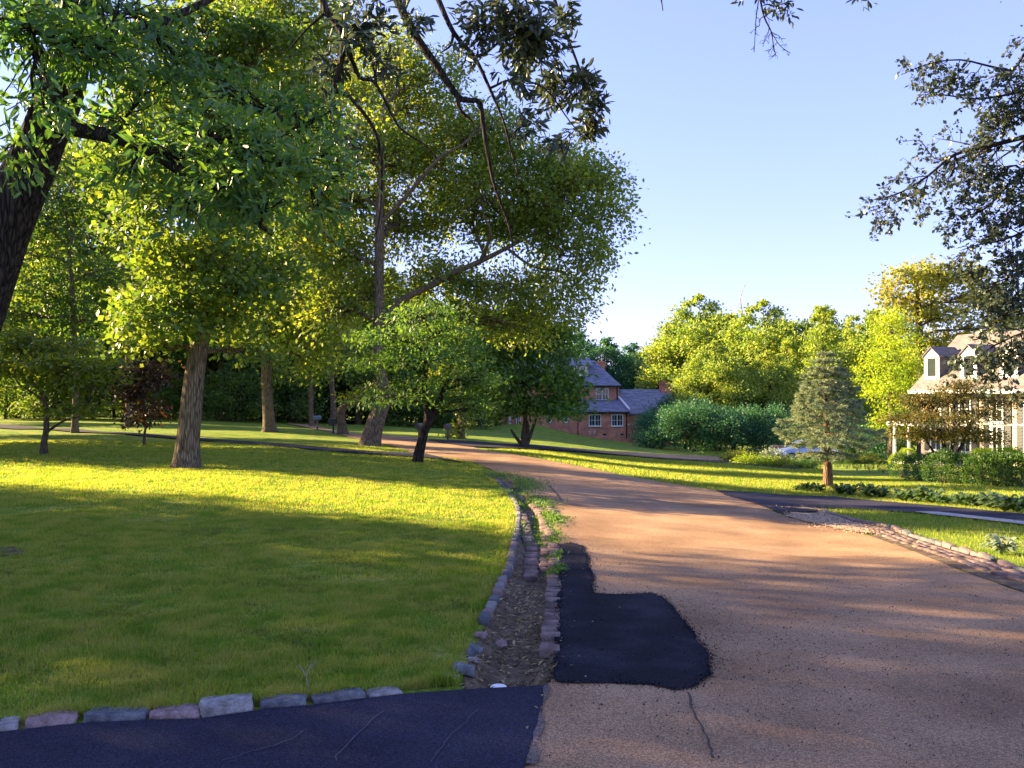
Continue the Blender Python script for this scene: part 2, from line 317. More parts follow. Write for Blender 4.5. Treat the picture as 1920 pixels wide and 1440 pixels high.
def tube(p, r, k=8, cap=False, rough=0):
    p = np.asarray(p, float); r = np.asarray(r, float); n = len(p)
    t = np.gradient(p, axis=0); t /= np.linalg.norm(t, axis=1)[:, None] + 1e-9
    ref = np.array([0, 0, 1.]) if abs(t[0][2]) < .8 else np.array([1., 0, 0])
    a = np.cross(t[0], ref); a /= np.linalg.norm(a); A = []
    for i in range(n):
        a = a - t[i] * (a @ t[i]); a /= np.linalg.norm(a) + 1e-9; A.append(a)
    A = np.array(A); B = np.cross(t, A); th = np.linspace(0, 2 * np.pi, k, endpoint=False)
    rr = r[:, None] * np.ones(k)[None]
    if rough:
        z = np.linspace(0, n * .35, n)[:, None]
        rr = rr * (1 + rough * (np.sin(3 * th + z * .7) * .5 + np.sin(5 * th - z + 1) * .35 + .3 * np.sin(2 * z + th * 2)))
    v = (p[:, None] + rr[..., None] * (np.cos(th)[None, :, None] * A[:, None] + np.sin(th)[None, :, None] * B[:, None])).reshape(-1, 3)
    i = np.arange(n - 1)[:, None] * k; j = np.arange(k)[None]; jn = (j + 1) % k
    f = np.stack([i + j, i + jn, i + k + jn, i + k + j], -1).reshape(-1, 4)
    if cap:
        f = [tuple(q) for q in f] + [tuple(range(k - 1, -1, -1)), tuple(range((n - 1) * k, n * k))]
    return v, f
class Geo:
    def __init__(s): s.v = []; s.f = []; s.n = 0
    def add(s, v, f): s.v.append(np.asarray(v)); s.f.append(np.asarray(f) + s.n); s.n += len(v)
    def mesh(s, name, mat, smooth=True): return mesh_np(name, np.vstack(s.v), np.vstack(s.f), mat, smooth)
def nrm(a): return a / (np.linalg.norm(a, axis=-1, keepdims=True) + 1e-9)
def leaf_mesh(name, pos, ax, up, L, W, mat, big=False, fold=.12):
    pos = np.asarray(pos); ax = nrm(np.asarray(ax)); n = len(pos)
    L = (np.ones(n) * L)[:, None]; W = (np.ones(n) * W)[:, None]
    side = nrm(np.cross(ax, up)); up = np.cross(side, ax)
    if big:
        v = np.stack([pos, pos + ax * L * .3 - side * W * .42 + up * W * fold, pos + ax * L * .68 - side * W * .40 + up * W * fold * .8 - up * L * .03,
                      pos + ax * L - up * L * .10, pos + ax * L * .68 + side * W * .40 + up * W * fold * .8 - up * L * .03, pos + ax * L * .3 + side * W * .42 + up * W * fold], 1).reshape(-1, 3)
        b = np.arange(n)[:, None] * 6; f = np.concatenate([b + [0, 1, 2, 3], b + [0, 3, 4, 5]])
    else:
        v = np.stack([pos, pos + ax * L * .5 - side * W * .5 + up * W * fold, pos + ax * L, pos + ax * L * .5 + side * W * .5 + up * W * fold], 1).reshape(-1, 3)
        b = np.arange(n)[:, None] * 4; f = np.concatenate([b + [0, 1, 2], b + [0, 2, 3]])
    return mesh_np(name, v, f, mat)

# ------------------------------------------------------------ trees
def rdir(n): return nrm(rng.normal(size=(n, 3)))
def branchy(a, b, sag=.12, n=6, wob=.06):
    a = np.asarray(a, float); b = np.asarray(b, float); d = np.linalg.norm(b - a); t = np.linspace(0, 1, n)[:, None]
    p = a + (b - a) * t; p[:, 2] += sag * d * np.sin(np.pi * t[:, 0])
    w = rng.normal(size=(n, 3)) * wob * d; w[0] = w[-1] = 0
    return p + w * .5
class TreeB:
    def __init__(s, base): s.base = np.asarray(base, float); s.geo = Geo(); s.lp = []; s.la = []; s.lu = []; s.limbpts = []
    def limb(s, p, r0, r1, k=7, smooth=3, rough=0):
        p = smooth_path(p, smooth) if smooth else np.asarray(p); n = len(p)
        r = np.interp(np.linspace(0, 1, n), np.linspace(0, 1, len(np.atleast_1d(r0))) if np.ndim(r0) else [0, 1], r0 if np.ndim(r0) else [r0, r1])
        v, f = tube(p, r, k, rough=rough); s.geo.add(v, f); s.limbpts.append(np.c_[p, r]); return p, r
    def cluster(s, c, n, sig, out=None, droop=.35, flat=.6, upb=.8):
        c = np.asarray(c); o = rng.normal(size=(n, 3)) * np.array([sig, sig, sig * flat]); s.lp.append(c + o)
        a = rdir(n) + (0 if out is None else np.asarray(out) * .5) + nrm(o) * .5; a[:, 2] -= droop; s.la.append(a)
        u = rdir(n); u[:, 2] += upb; s.lu.append(u)
    def lobe(s, c, r, attach, ncl, nl, sig, flat=.6, droop=.35, rl=.05, upb=.8, twigs=True, inner=.45):
        c = np.asarray(c, float); r = np.asarray(r, float)
        p = branchy(attach, c, .10, 7); lp, lr = s.limb(p, rl, rl * .35, 6)
        d = rdir(ncl); d[:, 2] = np.where(d[:, 2] < -.5, -d[:, 2] * .6, d[:, 2])
        q = c + d * r * (inner + (1 - inner) * rng.random((ncl, 1)) ** .5)
        for k in range(ncl):
            if twigs:
                j = rng.integers(len(lp) // 3, len(lp)); a = lp[j]
                v, f = tube(branchy(a, q[k], .05, 4, .08), np.linspace(lr[j] * .5, .006 if rl < .1 else .012, 4), 4); s.geo.add(v, f)
            s.cluster(q[k], nl, sig, d[k], droop, flat, upb)
    def spray(s, path, r, nsub, lsub, nleaf, levels=1, spread=.9, r1=.004, droop=.3, dens=1.0, start=.15, grav=.25):
        p, rr = s.limb(path, r, r1, 5, 3); n = len(p); seg = np.gradient(p, axis=0)
        for k in range(nsub):
            t = start + (1 - start) * (k + rng.random()) / nsub; j = min(n - 1, int(t * (n - 1)))
            d = nrm(seg[j]); side = nrm(np.cross(d, rdir(1)[0])); q = nrm(d * rng.uniform(.3, 1) + side * spread); q[2] -= grav * rng.random()
            l = lsub * (1.1 - .6 * t) * rng.uniform(.6, 1.2); b = branchy(p[j], p[j] + q * l, -.05, 5, .1)
            if levels > 0: s.spray(b, rr[j] * .55, max(3, int(nsub * .5)), lsub * .45, nleaf, levels - 1, spread, .003, droop, dens, .1, grav)
            else:
                v, f = tube(b, np.linspace(max(.003, rr[j] * .5), .002, 5), 4); s.geo.add(v, f); s.leaves_on(b, nleaf, droop)
    def leaves_on(s, b, n, droop=.3, jit=.02):
        t = rng.uniform(.25, 1.0, n); t[rng.random(n) < .35] = 1.0
        P_ = np.stack([np.interp(t, np.linspace(0, 1, len(b)), b[:, i]) for i in range(3)], 1)
        d = nrm(b[-1] - b[0]); a = rdir(n) * .9 + d * .6; a[:, 2] -= droop
        s.lp.append(P_ + rng.normal(size=(n, 3)) * jit); s.la.append(a); u = rdir(n); u[:, 2] += .8; s.lu.append(u)
    def done(s, name, label, cat, leafmat_, barkmat, L, W, big=False, group=None, trunk='trunk', crown='crown', var=.35):
        o = empty(name, s.base); tag(o, label, cat, group)
        if s.geo.n:
            s.geo.v = [v - s.base for v in s.geo.v]; link(trunk, s.geo.mesh(name + '_' + trunk, barkmat), o)
        if s.lp:
            lp = np.vstack(s.lp) - s.base; n = len(lp); sc = rng.uniform(1 - var, 1 + var, n)
            link(crown, leaf_mesh(name + '_' + crown, lp, np.vstack(s.la), np.vstack(s.lu), L * sc, W * sc, leafmat_, big), o)
        return o
def trunk_from_px(pts, Y, dY=None):
    out = []; r = []
    for i, (px, py, w) in enumerate(pts):
        y = Y + (dY[i] if dY else 0); out.append(P(px, py, y)); r.append(w / F * y / 2)
    return np.array(out), np.array(r)
NLF = 1.0
def px_tree(name, label, cat, base_px, tpts, lobes, lm, bm, L, W, Y=None, dens=1.0, nl=60, sig=.5, flat=.6, droop=.35, big=False, limbs=(), group=None, rl=.07, upb=.8, rough=.06, flare=1.5, ybase=None, stems=(), dyr=(-.5, .5), rzk=1.0):
    g = G(*base_px); Y = Y or g[1]
    base = np.array([P(base_px[0], base_px[1], Y)[0], Y, 0]); base[2] = Hs(base[0], Y) - .03
    t = TreeB(base)
    p, r = trunk_from_px(tpts, Y); p[0] = base; p[0][2] -= .12
    pp = smooth_path(p, 6); rr = np.interp(np.linspace(0, len(p) - 1, len(pp)), np.arange(len(p)), r)
    hgt = pp[:, 2] - base[2]; rr = rr * (1 + (flare - 1) * np.exp(-np.maximum(hgt, 0) / .28))
    v, f = tube(pp, rr, 18, rough=rough); t.geo.add(v, f)
    for st in list(stems) + list(limbs):
        q, rq = trunk_from_px(st, Y, [a[3] if len(a) > 3 else 0 for a in st] if len(st[0]) > 3 else None) if len(st[0]) == 3 else (np.array([P(a[0], a[1], Y + a[3]) for a in st]), np.array([a[2] / F * Y / 2 for a in st]))
        t.limb(q, list(rq), None, 9, 4, rough=.04)
    allp = np.vstack([np.c_[pp, rr]] + t.limbpts)
    low = allp[:, 2] > base[2] + .45 * 0 + (pp[-1, 2] - base[2]) * .30
    ap = allp[low]
    for lb in lobes:
        px, py, rx, rz = lb[:4]; rz *= rzk; dy = lb[4] if len(lb) > 4 else rng.uniform(*dyr) * rx / F * Y; dd = lb[5] if len(lb) > 5 else 1
        c = P(px, py, Y + dy); rad = np.array([rx, max(rx, rz) * .85, rz]) / F * Y
        cost = np.linalg.norm(ap[:, :3] - c, axis=1) + 1.2 * np.maximum(0, ap[:, 2] - c[2] + .1 * rad[0]); a = ap[np.argmin(cost)]
        ncl = max(4, int(dens * dd * (rad[0] * rad[1] + 2 * rad[0] * rad[2]) / (sig * sig) * .45))
        t.lobe(c, rad, a[:3], ncl, nl, sig, flat, droop, min(rl, a[3] * .6 + .01), upb)
    return t.done(name, label, cat, lm, bm, L, W, big, group)
# off-view trees, (across, along) the sun direction, metres, and scale
SHADERS = [(17.6, 30, .8), (22.5, 33, .8), (18.5, 42, .85), (27.5, 38, .75), (24, 47, .8)] and [(-5, 27, .9), (1.0, 24, .95), (6.9, 26, .9), (5.0, 38, .95), (18.6, 31, .78), (23.5, 33, .75), (7, 46, .9), (8.9, 31, .68), (8.2, 54, .75), (19.5, 43, .85), (28.5, 38, .6)] or [(-4, 26, 1.0), (1.5, 22, 1.0), (6.2, 25, .95), (-1, 34, 1.1), (5.0, 37, 1.0), (19.0, 31, .52), (23.5, 34, .5), (28, 40, .5), (20, 44, .55), (33, 52, .6)]

# ------------------------------------------------------------ ground, road, drives
def axis_grid(lo, hi, a, b, step, growth=1.12):
    g = list(np.arange(a, b, step)); s = step; q = b
    while q < hi: g.append(q); s *= growth; q += s
    g.append(hi); s = step; q = a - step; pre = []
    while q > lo: pre.append(q); s *= growth; q -= s
    pre.append(lo); return np.array(pre[::-1] + g)
gx = axis_grid(-1500, 1500, -3.5, 3.0, .07, 1.05); gy = axis_grid(-300, 1500, 3.8, 17.0, .09, 1.035)
X, Y_ = np.meshgrid(gx, gy); Z = H(X, Y_)
ii = np.arange(len(gy) - 1)[:, None] * len(gx) + np.arange(len(gx) - 1)[None]
gf = np.stack([ii, ii + 1, ii + len(gx) + 1, ii + len(gx)], -1).reshape(-1, 4)
ground = link('ground', mesh_np('ground', np.stack([X, Y_, Z], -1).reshape(-1, 3), gf, MT['lawn'], True)); tag(ground, kind='structure')

def sheet(name, poly, mat, off, step=.5, jag=0.0, jstep=.08, grow=0.045, kind='structure', hfun=H, offgrow=.0007):
    poly = np.asarray(poly, float)
    out = []
    for i in range(len(poly)):
        a, b = poly[i], poly[(i + 1) % len(poly)]; L = np.linalg.norm(b - a); d = max(2, abs(a[1]))
        n = max(1, int(L / max(jstep, grow * .35 * d))); out += [a + (b - a) * k / n for k in range(n)]
    out = np.array(out)
    if jag:
        nn = len(out); w = rng.normal(size=(nn, 2)); w = (w + np.roll(w, 1, 0) * .6 + np.roll(w, -1, 0) * .6) / 1.4; out = out + w * jag
    pts = []; y = poly[:, 1].min()
    while y < poly[:, 1].max():
        st = max(step, grow * abs(y)); xs = np.arange(poly[:, 0].min(), poly[:, 0].max(), st)
        pts += [(x + rng.uniform(-.2, .2) * st, y + rng.uniform(-.2, .2) * st) for x in xs]; y += st
    pts = np.array(pts)
    if len(pts):
        m = inside(out, pts[:, 0], pts[:, 1]); pts = pts[m]
    n = len(out); allp = [Vector(p) for p in out] + [Vector(p) for p in pts]
    r = delaunay_2d_cdt(allp, [(i, (i + 1) % n) for i in range(n)], [], 1, 1e-5)
    v = np.array([(a.x, a.y) for a in r[0]]); z = hfun(v[:, 0], v[:, 1]) + off + offgrow * np.maximum(v[:, 1] - 5, 0)
    f = np.array([t for t in r[2] if len(t) == 3]); a_, b_, c_ = v[f[:, 0]], v[f[:, 1]], v[f[:, 2]]
    cr = (b_[:, 0] - a_[:, 0]) * (c_[:, 1] - a_[:, 1]) - (b_[:, 1] - a_[:, 1]) * (c_[:, 0] - a_[:, 0]); f[cr < 0] = f[cr < 0][:, ::-1]
    o = link(name, mesh_np(name, np.c_[v, z], f, mat, True)); tag(o, kind=kind); return o

ROAD_POLY_ = np.vstack([ROAD_L, ROAD_R[::-1]])
def smooth2(p, n=5): return smooth_path(p, n)
road = sheet('road', np.vstack([ROAD_L[:2], ROAD_L[2:4], smooth2(ROAD_L[4:]), smooth2(ROAD_R[3:])[::-1], ROAD_R[:3][::-1]]), MT['road'], .006, .45, jag=.012, hfun=H0)
DT = GL([(0, 1378), (150, 1361), (380, 1350), (490, 1335), (600, 1325), (760, 1305), (870, 1298), (950, 1293), (1030, 1288)])
s0 = (DT[1] - DT[0]) / np.linalg.norm(DT[1] - DT[0])
drive_near = sheet('driveway', np.vstack([[DT[0] - s0 * 12], DT, GL([(1010, 1350), (985, 1440)]), [(-.25, 2.0), (-.6, -.4), (-13, -3)]]), MT['black'], .014, .4, jag=.006, hfun=H0)
pl = [(1050, 1023), (1070, 1020), (1092, 1026), (1102, 1050), (1104, 1068), (1111, 1087), (1114, 1116), (1155, 1118), (1217, 1115), (1242, 1122), (1267, 1150), (1292, 1181), (1317, 1212), (1335, 1234), (1331, 1266), (1305, 1291), (1267, 1298), (1217, 1287), (1155, 1283), (1100, 1284), (1061, 1284), (1036, 1281), (1045, 1228), (1048, 1181), (1050, 1119), (1051, 1075)]
patch = sheet('asphalt_patch', GL(pl), MT['patch'], .016, .25, jag=.012, jstep=.016, hfun=H0)
gut = sheet('gutter', GUT_L, MT['dirt'], .012, .09, grow=.012, offgrow=.0003)
# right driveway
RT = GL([(1342, 921), (1400, 924), (1445, 928), (1564, 933), (1682, 944), (1789, 953), (1920, 966)]); RB = GL([(1325, 918), (1360, 930), (1420, 947), (1470, 966), (1500, 960), (1533, 954), (1600, 956), (1695, 962), (1800, 970), (1920, 982)])
e = RT[-1] - RT[-2]; e /= np.linalg.norm(e)
drive_r = sheet('side_driveway', np.vstack([RT, [RT[-1] + e * 25], [RB[-1] + e * 25], RB[::-1][:-1]]), MT['black'], .020, .4)
walk = sheet('footpath', np.vstack([GL([(1712, 962), (1760, 963), (1830, 971), (1920, 981)]), [GL([(1920, 981)])[0] + e * 4, GL([(1920, 986)])[0] + e * 4], GL([(1920, 987), (1830, 976), (1745, 967)])]), MT['conc'], .030, .4)
# left far driveway and others
LT = GL([(0, 797), (135, 805), (270, 815), (375, 823), (460, 829), (600, 840), (690, 847), (795, 852)]); LB = GL([(0, 804), (135, 811), (270, 819), (375, 827), (460, 833), (600, 846), (690, 853), (800, 860), (885, 872)])
e2 = LT[0] - LT[1]; e2 /= np.linalg.norm(e2)
sheet('far_driveway', np.vstack([LT, LB[::-1], [LB[0] + e2 * 30, LT[0] + e2 * 30]]), MT['black'], .03, .8)
sheet('house_driveway', GL([(885, 829), (940, 834), (1060, 841), (1180, 849), (1300, 856), (1345, 858), (1500, 874), (1500, 882), (1340, 868), (1180, 856), (1060, 847), (940, 842), (880, 839), (800, 826)]), MT['black'], .04, 1.0)
# sandy washed-out ground at the end of the right-hand kerb
sheet('sand', GL([(1470, 969), (1505, 950), (1530, 957), (1560, 965), (1601, 981), (1662, 993), (1640, 1004), (1600, 1000), (1540, 987)]), MT['sand'], .022, .2, jag=.035, jstep=.04)
sg_ = GL([(1470, 969), (1505, 950), (1530, 957), (1560, 965), (1601, 981), (1662, 993), (1640, 1004), (1600, 1000), (1540, 987)])
x = rng.uniform(sg_[:, 0].min() - .3, sg_[:, 0].max() + .5, 7000); y = rng.uniform(sg_[:, 1].min() - .8, sg_[:, 1].max(), 7000); m = dist_line(sg_, x, y) < rng.exponential(.12, 7000); m |= inside(sg_, x, y) & (rng.random(7000) < .5); x, y = x[m], y[m]
o = link('gravel', leaf_mesh('gravel', np.c_[x, y, H0(x, y) + .03], rdir(len(x)), rdir(len(x)), rng.uniform(.01, .035, len(x)), rng.uniform(.01, .03, len(x)), MT['sand'], fold=.6)); tag(o, 'sandy gravel washed out at the end of the right kerb', 'gravel', kind='stuff')
sheet('soil_patch', GL([(-30, 1026), (20, 1024), (44, 1030), (36, 1042), (-30, 1048)]), MT['dirt'], .007, .1, jag=.05, jstep=.04)
x = rng.uniform(-1, 8, 2600); y = rng.uniform(3.8, 22, 2600); m = inside(ROAD_POLY_, x, y) & (rng.random(2600) < .12 + np.exp(-dist_line(ROAD_POLY_, x, y) / .25)); x, y = x[m], y[m]; a = rdir(len(x)); a[:, 2] *= .2; u = rdir(len(x)) * .4; u[:, 2] += 1
o = link('fallen_leaves', leaf_mesh('fallen_leaves', np.c_[x, y, H0(x, y) + .018], a, u, rng.uniform(.012, .04, len(x)), rng.uniform(.008, .02, len(x)), MT['litter'], fold=.3)); tag(o, 'small dry leaves scattered over the road and its edges', 'leaves', kind='stuff')
sheet('gutter_right_bed', np.vstack([GL([(1632, 1007), (1664, 993), (1717, 1012), (1789, 1034), (1851, 1052), (1920, 1077)]), [(5.4, 5.4), (4.9, 5.2)], GL([(1920, 1113), (1851, 1088), (1773, 1060), (1711, 1035)])]), MT['dirt'], .012, .2)
# cracks sealed in road and drive
def crack(px, w, mat, name='crack'):
    p = smooth_path(GL(px), 6); p = p + np.cumsum(rng.normal(size=p.shape) * .004, 0); t = nrm(np.gradient(p, axis=0)); s = np.c_[-t[:, 1], t[:, 0]] * w / 2
    return sheet(name, np.vstack([p + s, (p - s)[::-1]]), mat, .0205, .3, jag=w * .12, jstep=.04)
crk = surf('crack_sealant', [(.05, .036, .030), (.09, .065, .05)], 20)
crack([(1248, 1230), (1262, 1260)][:0] or [(1290, 1305), (1302, 1340), (1318, 1370), (1335, 1405), (1345, 1440)], .012, crk)
crk2 = surf('worn_crack', [(.05, .05, .07), (.075, .075, .095)], 20)
crack([(720, 1338), (690, 1365), (640, 1415), (625, 1438)], .006, crk2)
crack([(895, 1335), (875, 1365), (850, 1385), (815, 1435)], .005, crk2)
crack([(575, 1375), (555, 1392), (480, 1420), (425, 1438)], .005, crk2)
crack([(1030, 912), (1040, 925), (1050, 940)], .03, crk)
wear = M_asph('worn_joint', [(.07, .06, .06), (.13, .105, .09), (.2, .15, .12)], (1.7, 1.6, 1.5), scale=140, big=4)
sheet('worn_joint', GL([(1022, 1292), (1032, 1289), (1026, 1310), (1020, 1345), (1002, 1440), (986, 1440), (1000, 1390), (1012, 1335)]), wear, .019, .1, jag=.010, jstep=.03, hfun=H0)

# ------------------------------------------------------------ kerb stones
def stone_mesh(name, L, W, Hh, mat, seed, cuts=3, amp=.012):
    r2 = np.random.default_rng(seed); nx, ny, nz = 7, 4, 4
    import bmesh
    bm = bmesh.new(); bmesh.ops.create_cube(bm, size=1); bmesh.ops.subdivide_edges(bm, edges=bm.edges[:], cuts=cuts, use_grid_fill=True)
    ph = r2.uniform(0, 6, 9)
    for v in bm.verts:
        c = v.co; k = 1 - .035 * (abs(c.x * 2) ** 6 * abs(c.z * 2) ** 6 + abs(c.y * 2) ** 6 * abs(c.z * 2) ** 6) - .035 * (abs(c.x * 2) * abs(c.y * 2)) ** 6
        q = np.array([c.x * L, c.y * W, c.z * Hh]) * k
        q += amp * np.array([math.sin(18 * q[1] + ph[0]) + math.sin(31 * q[2] + ph[1]), math.sin(14 * q[0] + ph[2]) + math.sin(33 * q[2] + ph[3]), .8 * math.sin(16 * q[0] + ph[4]) + .6 * math.sin(27 * q[1] + ph[5])]) * .5 + r2.normal(size=3) * amp * .22
        v.co = Vector(q)
    me = bpy.data.meshes.new(name); bm.to_mesh(me); bm.free(); me.materials.append(mat)
    for p in me.polygons: p.use_smooth = True
    return me
# eight long stones along the near driveway
edge = [(-8, 30, 'w', 'short pale granite stone cut by the left picture edge beside the drive'), (42, 143, 'p', 'pink granite edging stone, second from the left along the black drive'),
        (150, 272, 'g', 'blue grey edging stone with a pale patch, between pink and mauve stones'), (276, 375, 'p', 'mauve pink edging stone between the blue grey and the tall pale one'),
        (377, 479, 'w', 'tallest pale grey edging stone in the middle of the drive edge'), (488, 578, 'g', 'dark blue edging stone right of the tallest pale one'),
        (586, 686, 'g', 'dark blue edging stone with a grass tuft at its right end'), (691, 758, 'w', 'flat pinkish grey edging stone, last before the drive meets bare soil')]
for i, (a, b, k, lb) in enumerate(edge):
    f = lambda x: np.interp(x, [0, 150, 380, 490, 600, 760], [1376, 1357, 1347, 1333, 1324, 1303])
    A, B = G(a, f(a)), G(b, f(b)); c = (A + B) / 2; L = np.linalg.norm(B - A); d = (B - A) / L; nn = np.array([-d[1], d[0]])
    hh = .040 + (.030 if i == 4 else 0) - (.02 if i == 7 else 0)
    me = stone_mesh('edging_stone', L * .97, .12, hh + .06, MT['stone_' + k], i, 7, .011)
    c = c + nn * .055
    o = link('edging_stone', me, None, (c[0], c[1], Hs(*c) + (hh - .06) / 2), math.atan2(d[1], d[0]) + rng.uniform(-.02, .02))
    o.rotation_euler.x = rng.uniform(-.05, .05); tag(o, lb, 'edging stone', 'stones edging the near driveway')
# kerbs of many set stones (parts of one kerb)
def kerb(name, line, label, L0, W0, hh, keys, n_max=100, tilt=.12, gap=.92, skip=()):
    root = empty(name, (*line[0], Hs(*line[0]))); tag(root, label, 'kerb')
    p = resample(smooth_path(line, 8), 400); s = np.r_[0, np.cumsum(np.linalg.norm(np.diff(p, axis=0), axis=1))]; q = 0; i = 0
    bank = [stone_mesh('kerb_stone', 1, 1, 1, MT['stone_' + k], 50 + j, 3, .05) for j, k in enumerate(keys)]
    while q < s[-1] and i < n_max:
        L = L0 * rng.uniform(.7, 1.35); 
        a = np.array([np.interp(q, s, p[:, k]) for k in (0, 1)]); b = np.array([np.interp(min(q + L, s[-1]), s, p[:, k]) for k in (0, 1)]); c = (a + b) / 2; d = b - a
        if np.linalg.norm(d) < .05: break
        if rng.random() > .03:
            o = link('stone', bank[rng.integers(len(bank))], root); o.scale = (L * gap, W0 * rng.uniform(.85, 1.1), hh * rng.uniform(.9, 1.15))
            o.location = Vector((c[0], c[1], Hs(*c) + hh * .18 + rng.uniform(-.01, .012))) - root.location; o.rotation_euler = (rng.uniform(-tilt, tilt), rng.uniform(-.06, .06), math.atan2(d[1], d[0]) + rng.uniform(-.06, .06))
        q += L; i += 1
    return root
kerb('stone_kerb', KERB[3:] - np.array([.03, 0]), 'curved kerb of grey and pink stones between lawn and brick gutter', .13, .07, .075, 'gpggw')
kerb('stone_kerb', RKERB + np.array([.02, .05]), 'kerb of pale and pink stones edging the verge right of the road', .24, .085, .075, 'pgpgp')
for k, (px, py, m, L, lb) in enumerate([(902, 1194, 'p', .10, 'small pink stone leaning at the broken near end of the kerb'), (890, 1224, 'g', .13, 'upright grey stone fallen between lawn and gutter soil'), (872, 1262, 'g', .15, 'mauve grey loose stone half buried at the lawn corner'),
        (940, 1193, 'p', .10, 'lone lilac stone lying in the middle of the gutter soil'), (845, 1278, 'w', .09, 'small flat pale stone in the grass near the drive'), (888, 1238, 'w', .07, 'pebble sized pale stone at the kerb end')]):
    g = G(px, py); o = link('loose_stone', stone_mesh('loose_stone', L * .8, L * .65, L * .45, MT['stone_' + m], 90 + k, 3, .01), None, (g[0], g[1], Hs(*g) + L * .2), rng.uniform(0, 3)); o.rotation_euler.x = .4; tag(o, lb, 'loose stone', 'loose stones by the gutter')
# gutter bricks as paving
def cobbles(name, rows, mat, label):
    mb = Geo()
    for line, (a0, b0), L0, W0 in rows:
        p = resample(smooth_path(line, 8), 300); s = np.r_[0, np.cumsum(np.linalg.norm(np.diff(p, axis=0), axis=1))]; q = a0 * s[-1]
        while q < b0 * s[-1]:
            L = L0 * rng.uniform(.8, 1.2); c = np.array([np.interp(q + L / 2, s, p[:, k]) for k in (0, 1)]); d = np.array([np.interp(q + L, s, p[:, k]) for k in (0, 1)]) - np.array([np.interp(q, s, p[:, k]) for k in (0, 1)])
            q += L * 1.12
            if rng.random() < (.34 if W0 == .131 else .1) or np.linalg.norm(d) < .01: continue
            d /= np.linalg.norm(d); n2 = np.array([-d[1], d[0]]); t = .03 * (1 if rng.random() < .9 else -.3); z = max(Hs(*c), Hs(*(c + n2 * W0 * .5)), Hs(*(c - n2 * W0 * .5))) + .002 + rng.uniform(-.006, .006)
            hx, hy = L / 2, W0 / 2 * rng.uniform(.85, 1.1); v = []
            for zz, kx in ((z - .03, 1.0), (z + t * .6, 1.0), (z + t, .82)):
                for sx, sy in ((-1, -1), (1, -1), (1, 1), (-1, 1)):
                    w = c + d * sx * hx * kx + n2 * sy * hy * kx + rng.normal(size=2) * .003; v.append((w[0], w[1], zz + rng.uniform(-.003, .003)))
            f = [(0, 1, 5, 4), (1, 2, 6, 5), (2, 3, 7, 6), (3, 0, 4, 7), (4, 5, 9, 8), (5, 6, 10, 9), (6, 7, 11, 10), (7, 4, 8, 11), (8, 9, 10, 11)]
            mb.add(v, f)
    o = link(name, mb.mesh(name, mat, False)); tag(o, label, 'paving', kind='structure'); return o
def offs(line, w):
    t = nrm(np.gradient(line, axis=0)); return line + np.c_[t[:, 1], -t[:, 0]] * w
kk = resample(smooth_path(KERB[4:], 6), 80)
rr_ = resample(smooth_path(GL([(1050, 1235), (1052, 1200), (1054, 1120), (1053, 1060), (1048, 1020), (1036, 990), (1018, 960), (990, 930)]), 6), 80)
cobbles('gutter_paving', [(offs(kk, .17), (0.08, .8), .10, .15), (offs(kk, .34), (.1, .55), .09, .15), (offs(kk, .5), (.35, .55), .1, .15), (rr_ - [.07, 0], (0.0, .85), .10, .131), (rr_ - [.22, 0], (.32, .75), .10, .14), (rr_ - [.37, 0], (.45, .7), .10, .14)], MT['cobble'], 'worn bricks lining the gutter beside the left kerb')
rk = resample(np.vstack([GL([(1640, 990), (1664, 994), (1717, 1013), (1789, 1035), (1851, 1053), (1920, 1078)]), [(5.4, 5.5)]]), 80)
cobbles('gutter_paving', [(offs(rk, -.12 * s), (0, 1), .2, .11) for s in ()] + [(offs(rk, .12 * s), (0, 1), .18, .10) for s in (.6, 1.6, 2.6)], MT['cobble'], 'brick gutter between right kerb and road')
# drain grate at the drive corner
g = G(1502, 962); mb = MB()
for k in range(24):
    a0, a1 = k * math.pi / 12, (k + 1) * math.pi / 12
    def c(a, r, z): return (r * math.cos(a), r * .75 * math.sin(a), z)
    mb.add([c(a0, .26, 0), c(a1, .26, 0), c(a1, .32, .03), c(a0, .32, .03), c(a0, .22, -.02), c(a1, .22, -.02)], [(0, 1, 2, 3), (4, 5, 1, 0)])
for k in range(-3, 4): mb.box(-.22, .22, k * .05 - .012, k * .05 + .012, -.03, .012)
dr = empty('storm_drain', (g[0], g[1], Hs(*g) + .03)); tag(dr, 'black iron storm drain at the corner of the side driveway', 'drain')
mb.build('grate', MT['iron'], dr); mb = MB(); mb.cyl((0, 0, -.02), (0, 0, .004), .25, 24); mb.build('pit', flat('drain_pit', (.004, .004, .004)), dr)  # solid near-black disc, its colour stands in for the shade inside the drain
g = G(935, 1289); mb = MB(); mb.cyl((0, 0, 0), (0, 0, .012), .05, 20, .042); o = mb.build('plastic_lid', MT['white'], None, loc=(g[0], g[1], Hs(*g) + .02)); tag(o, 'small white round lid lying at the edge of the near driveway', 'lid')

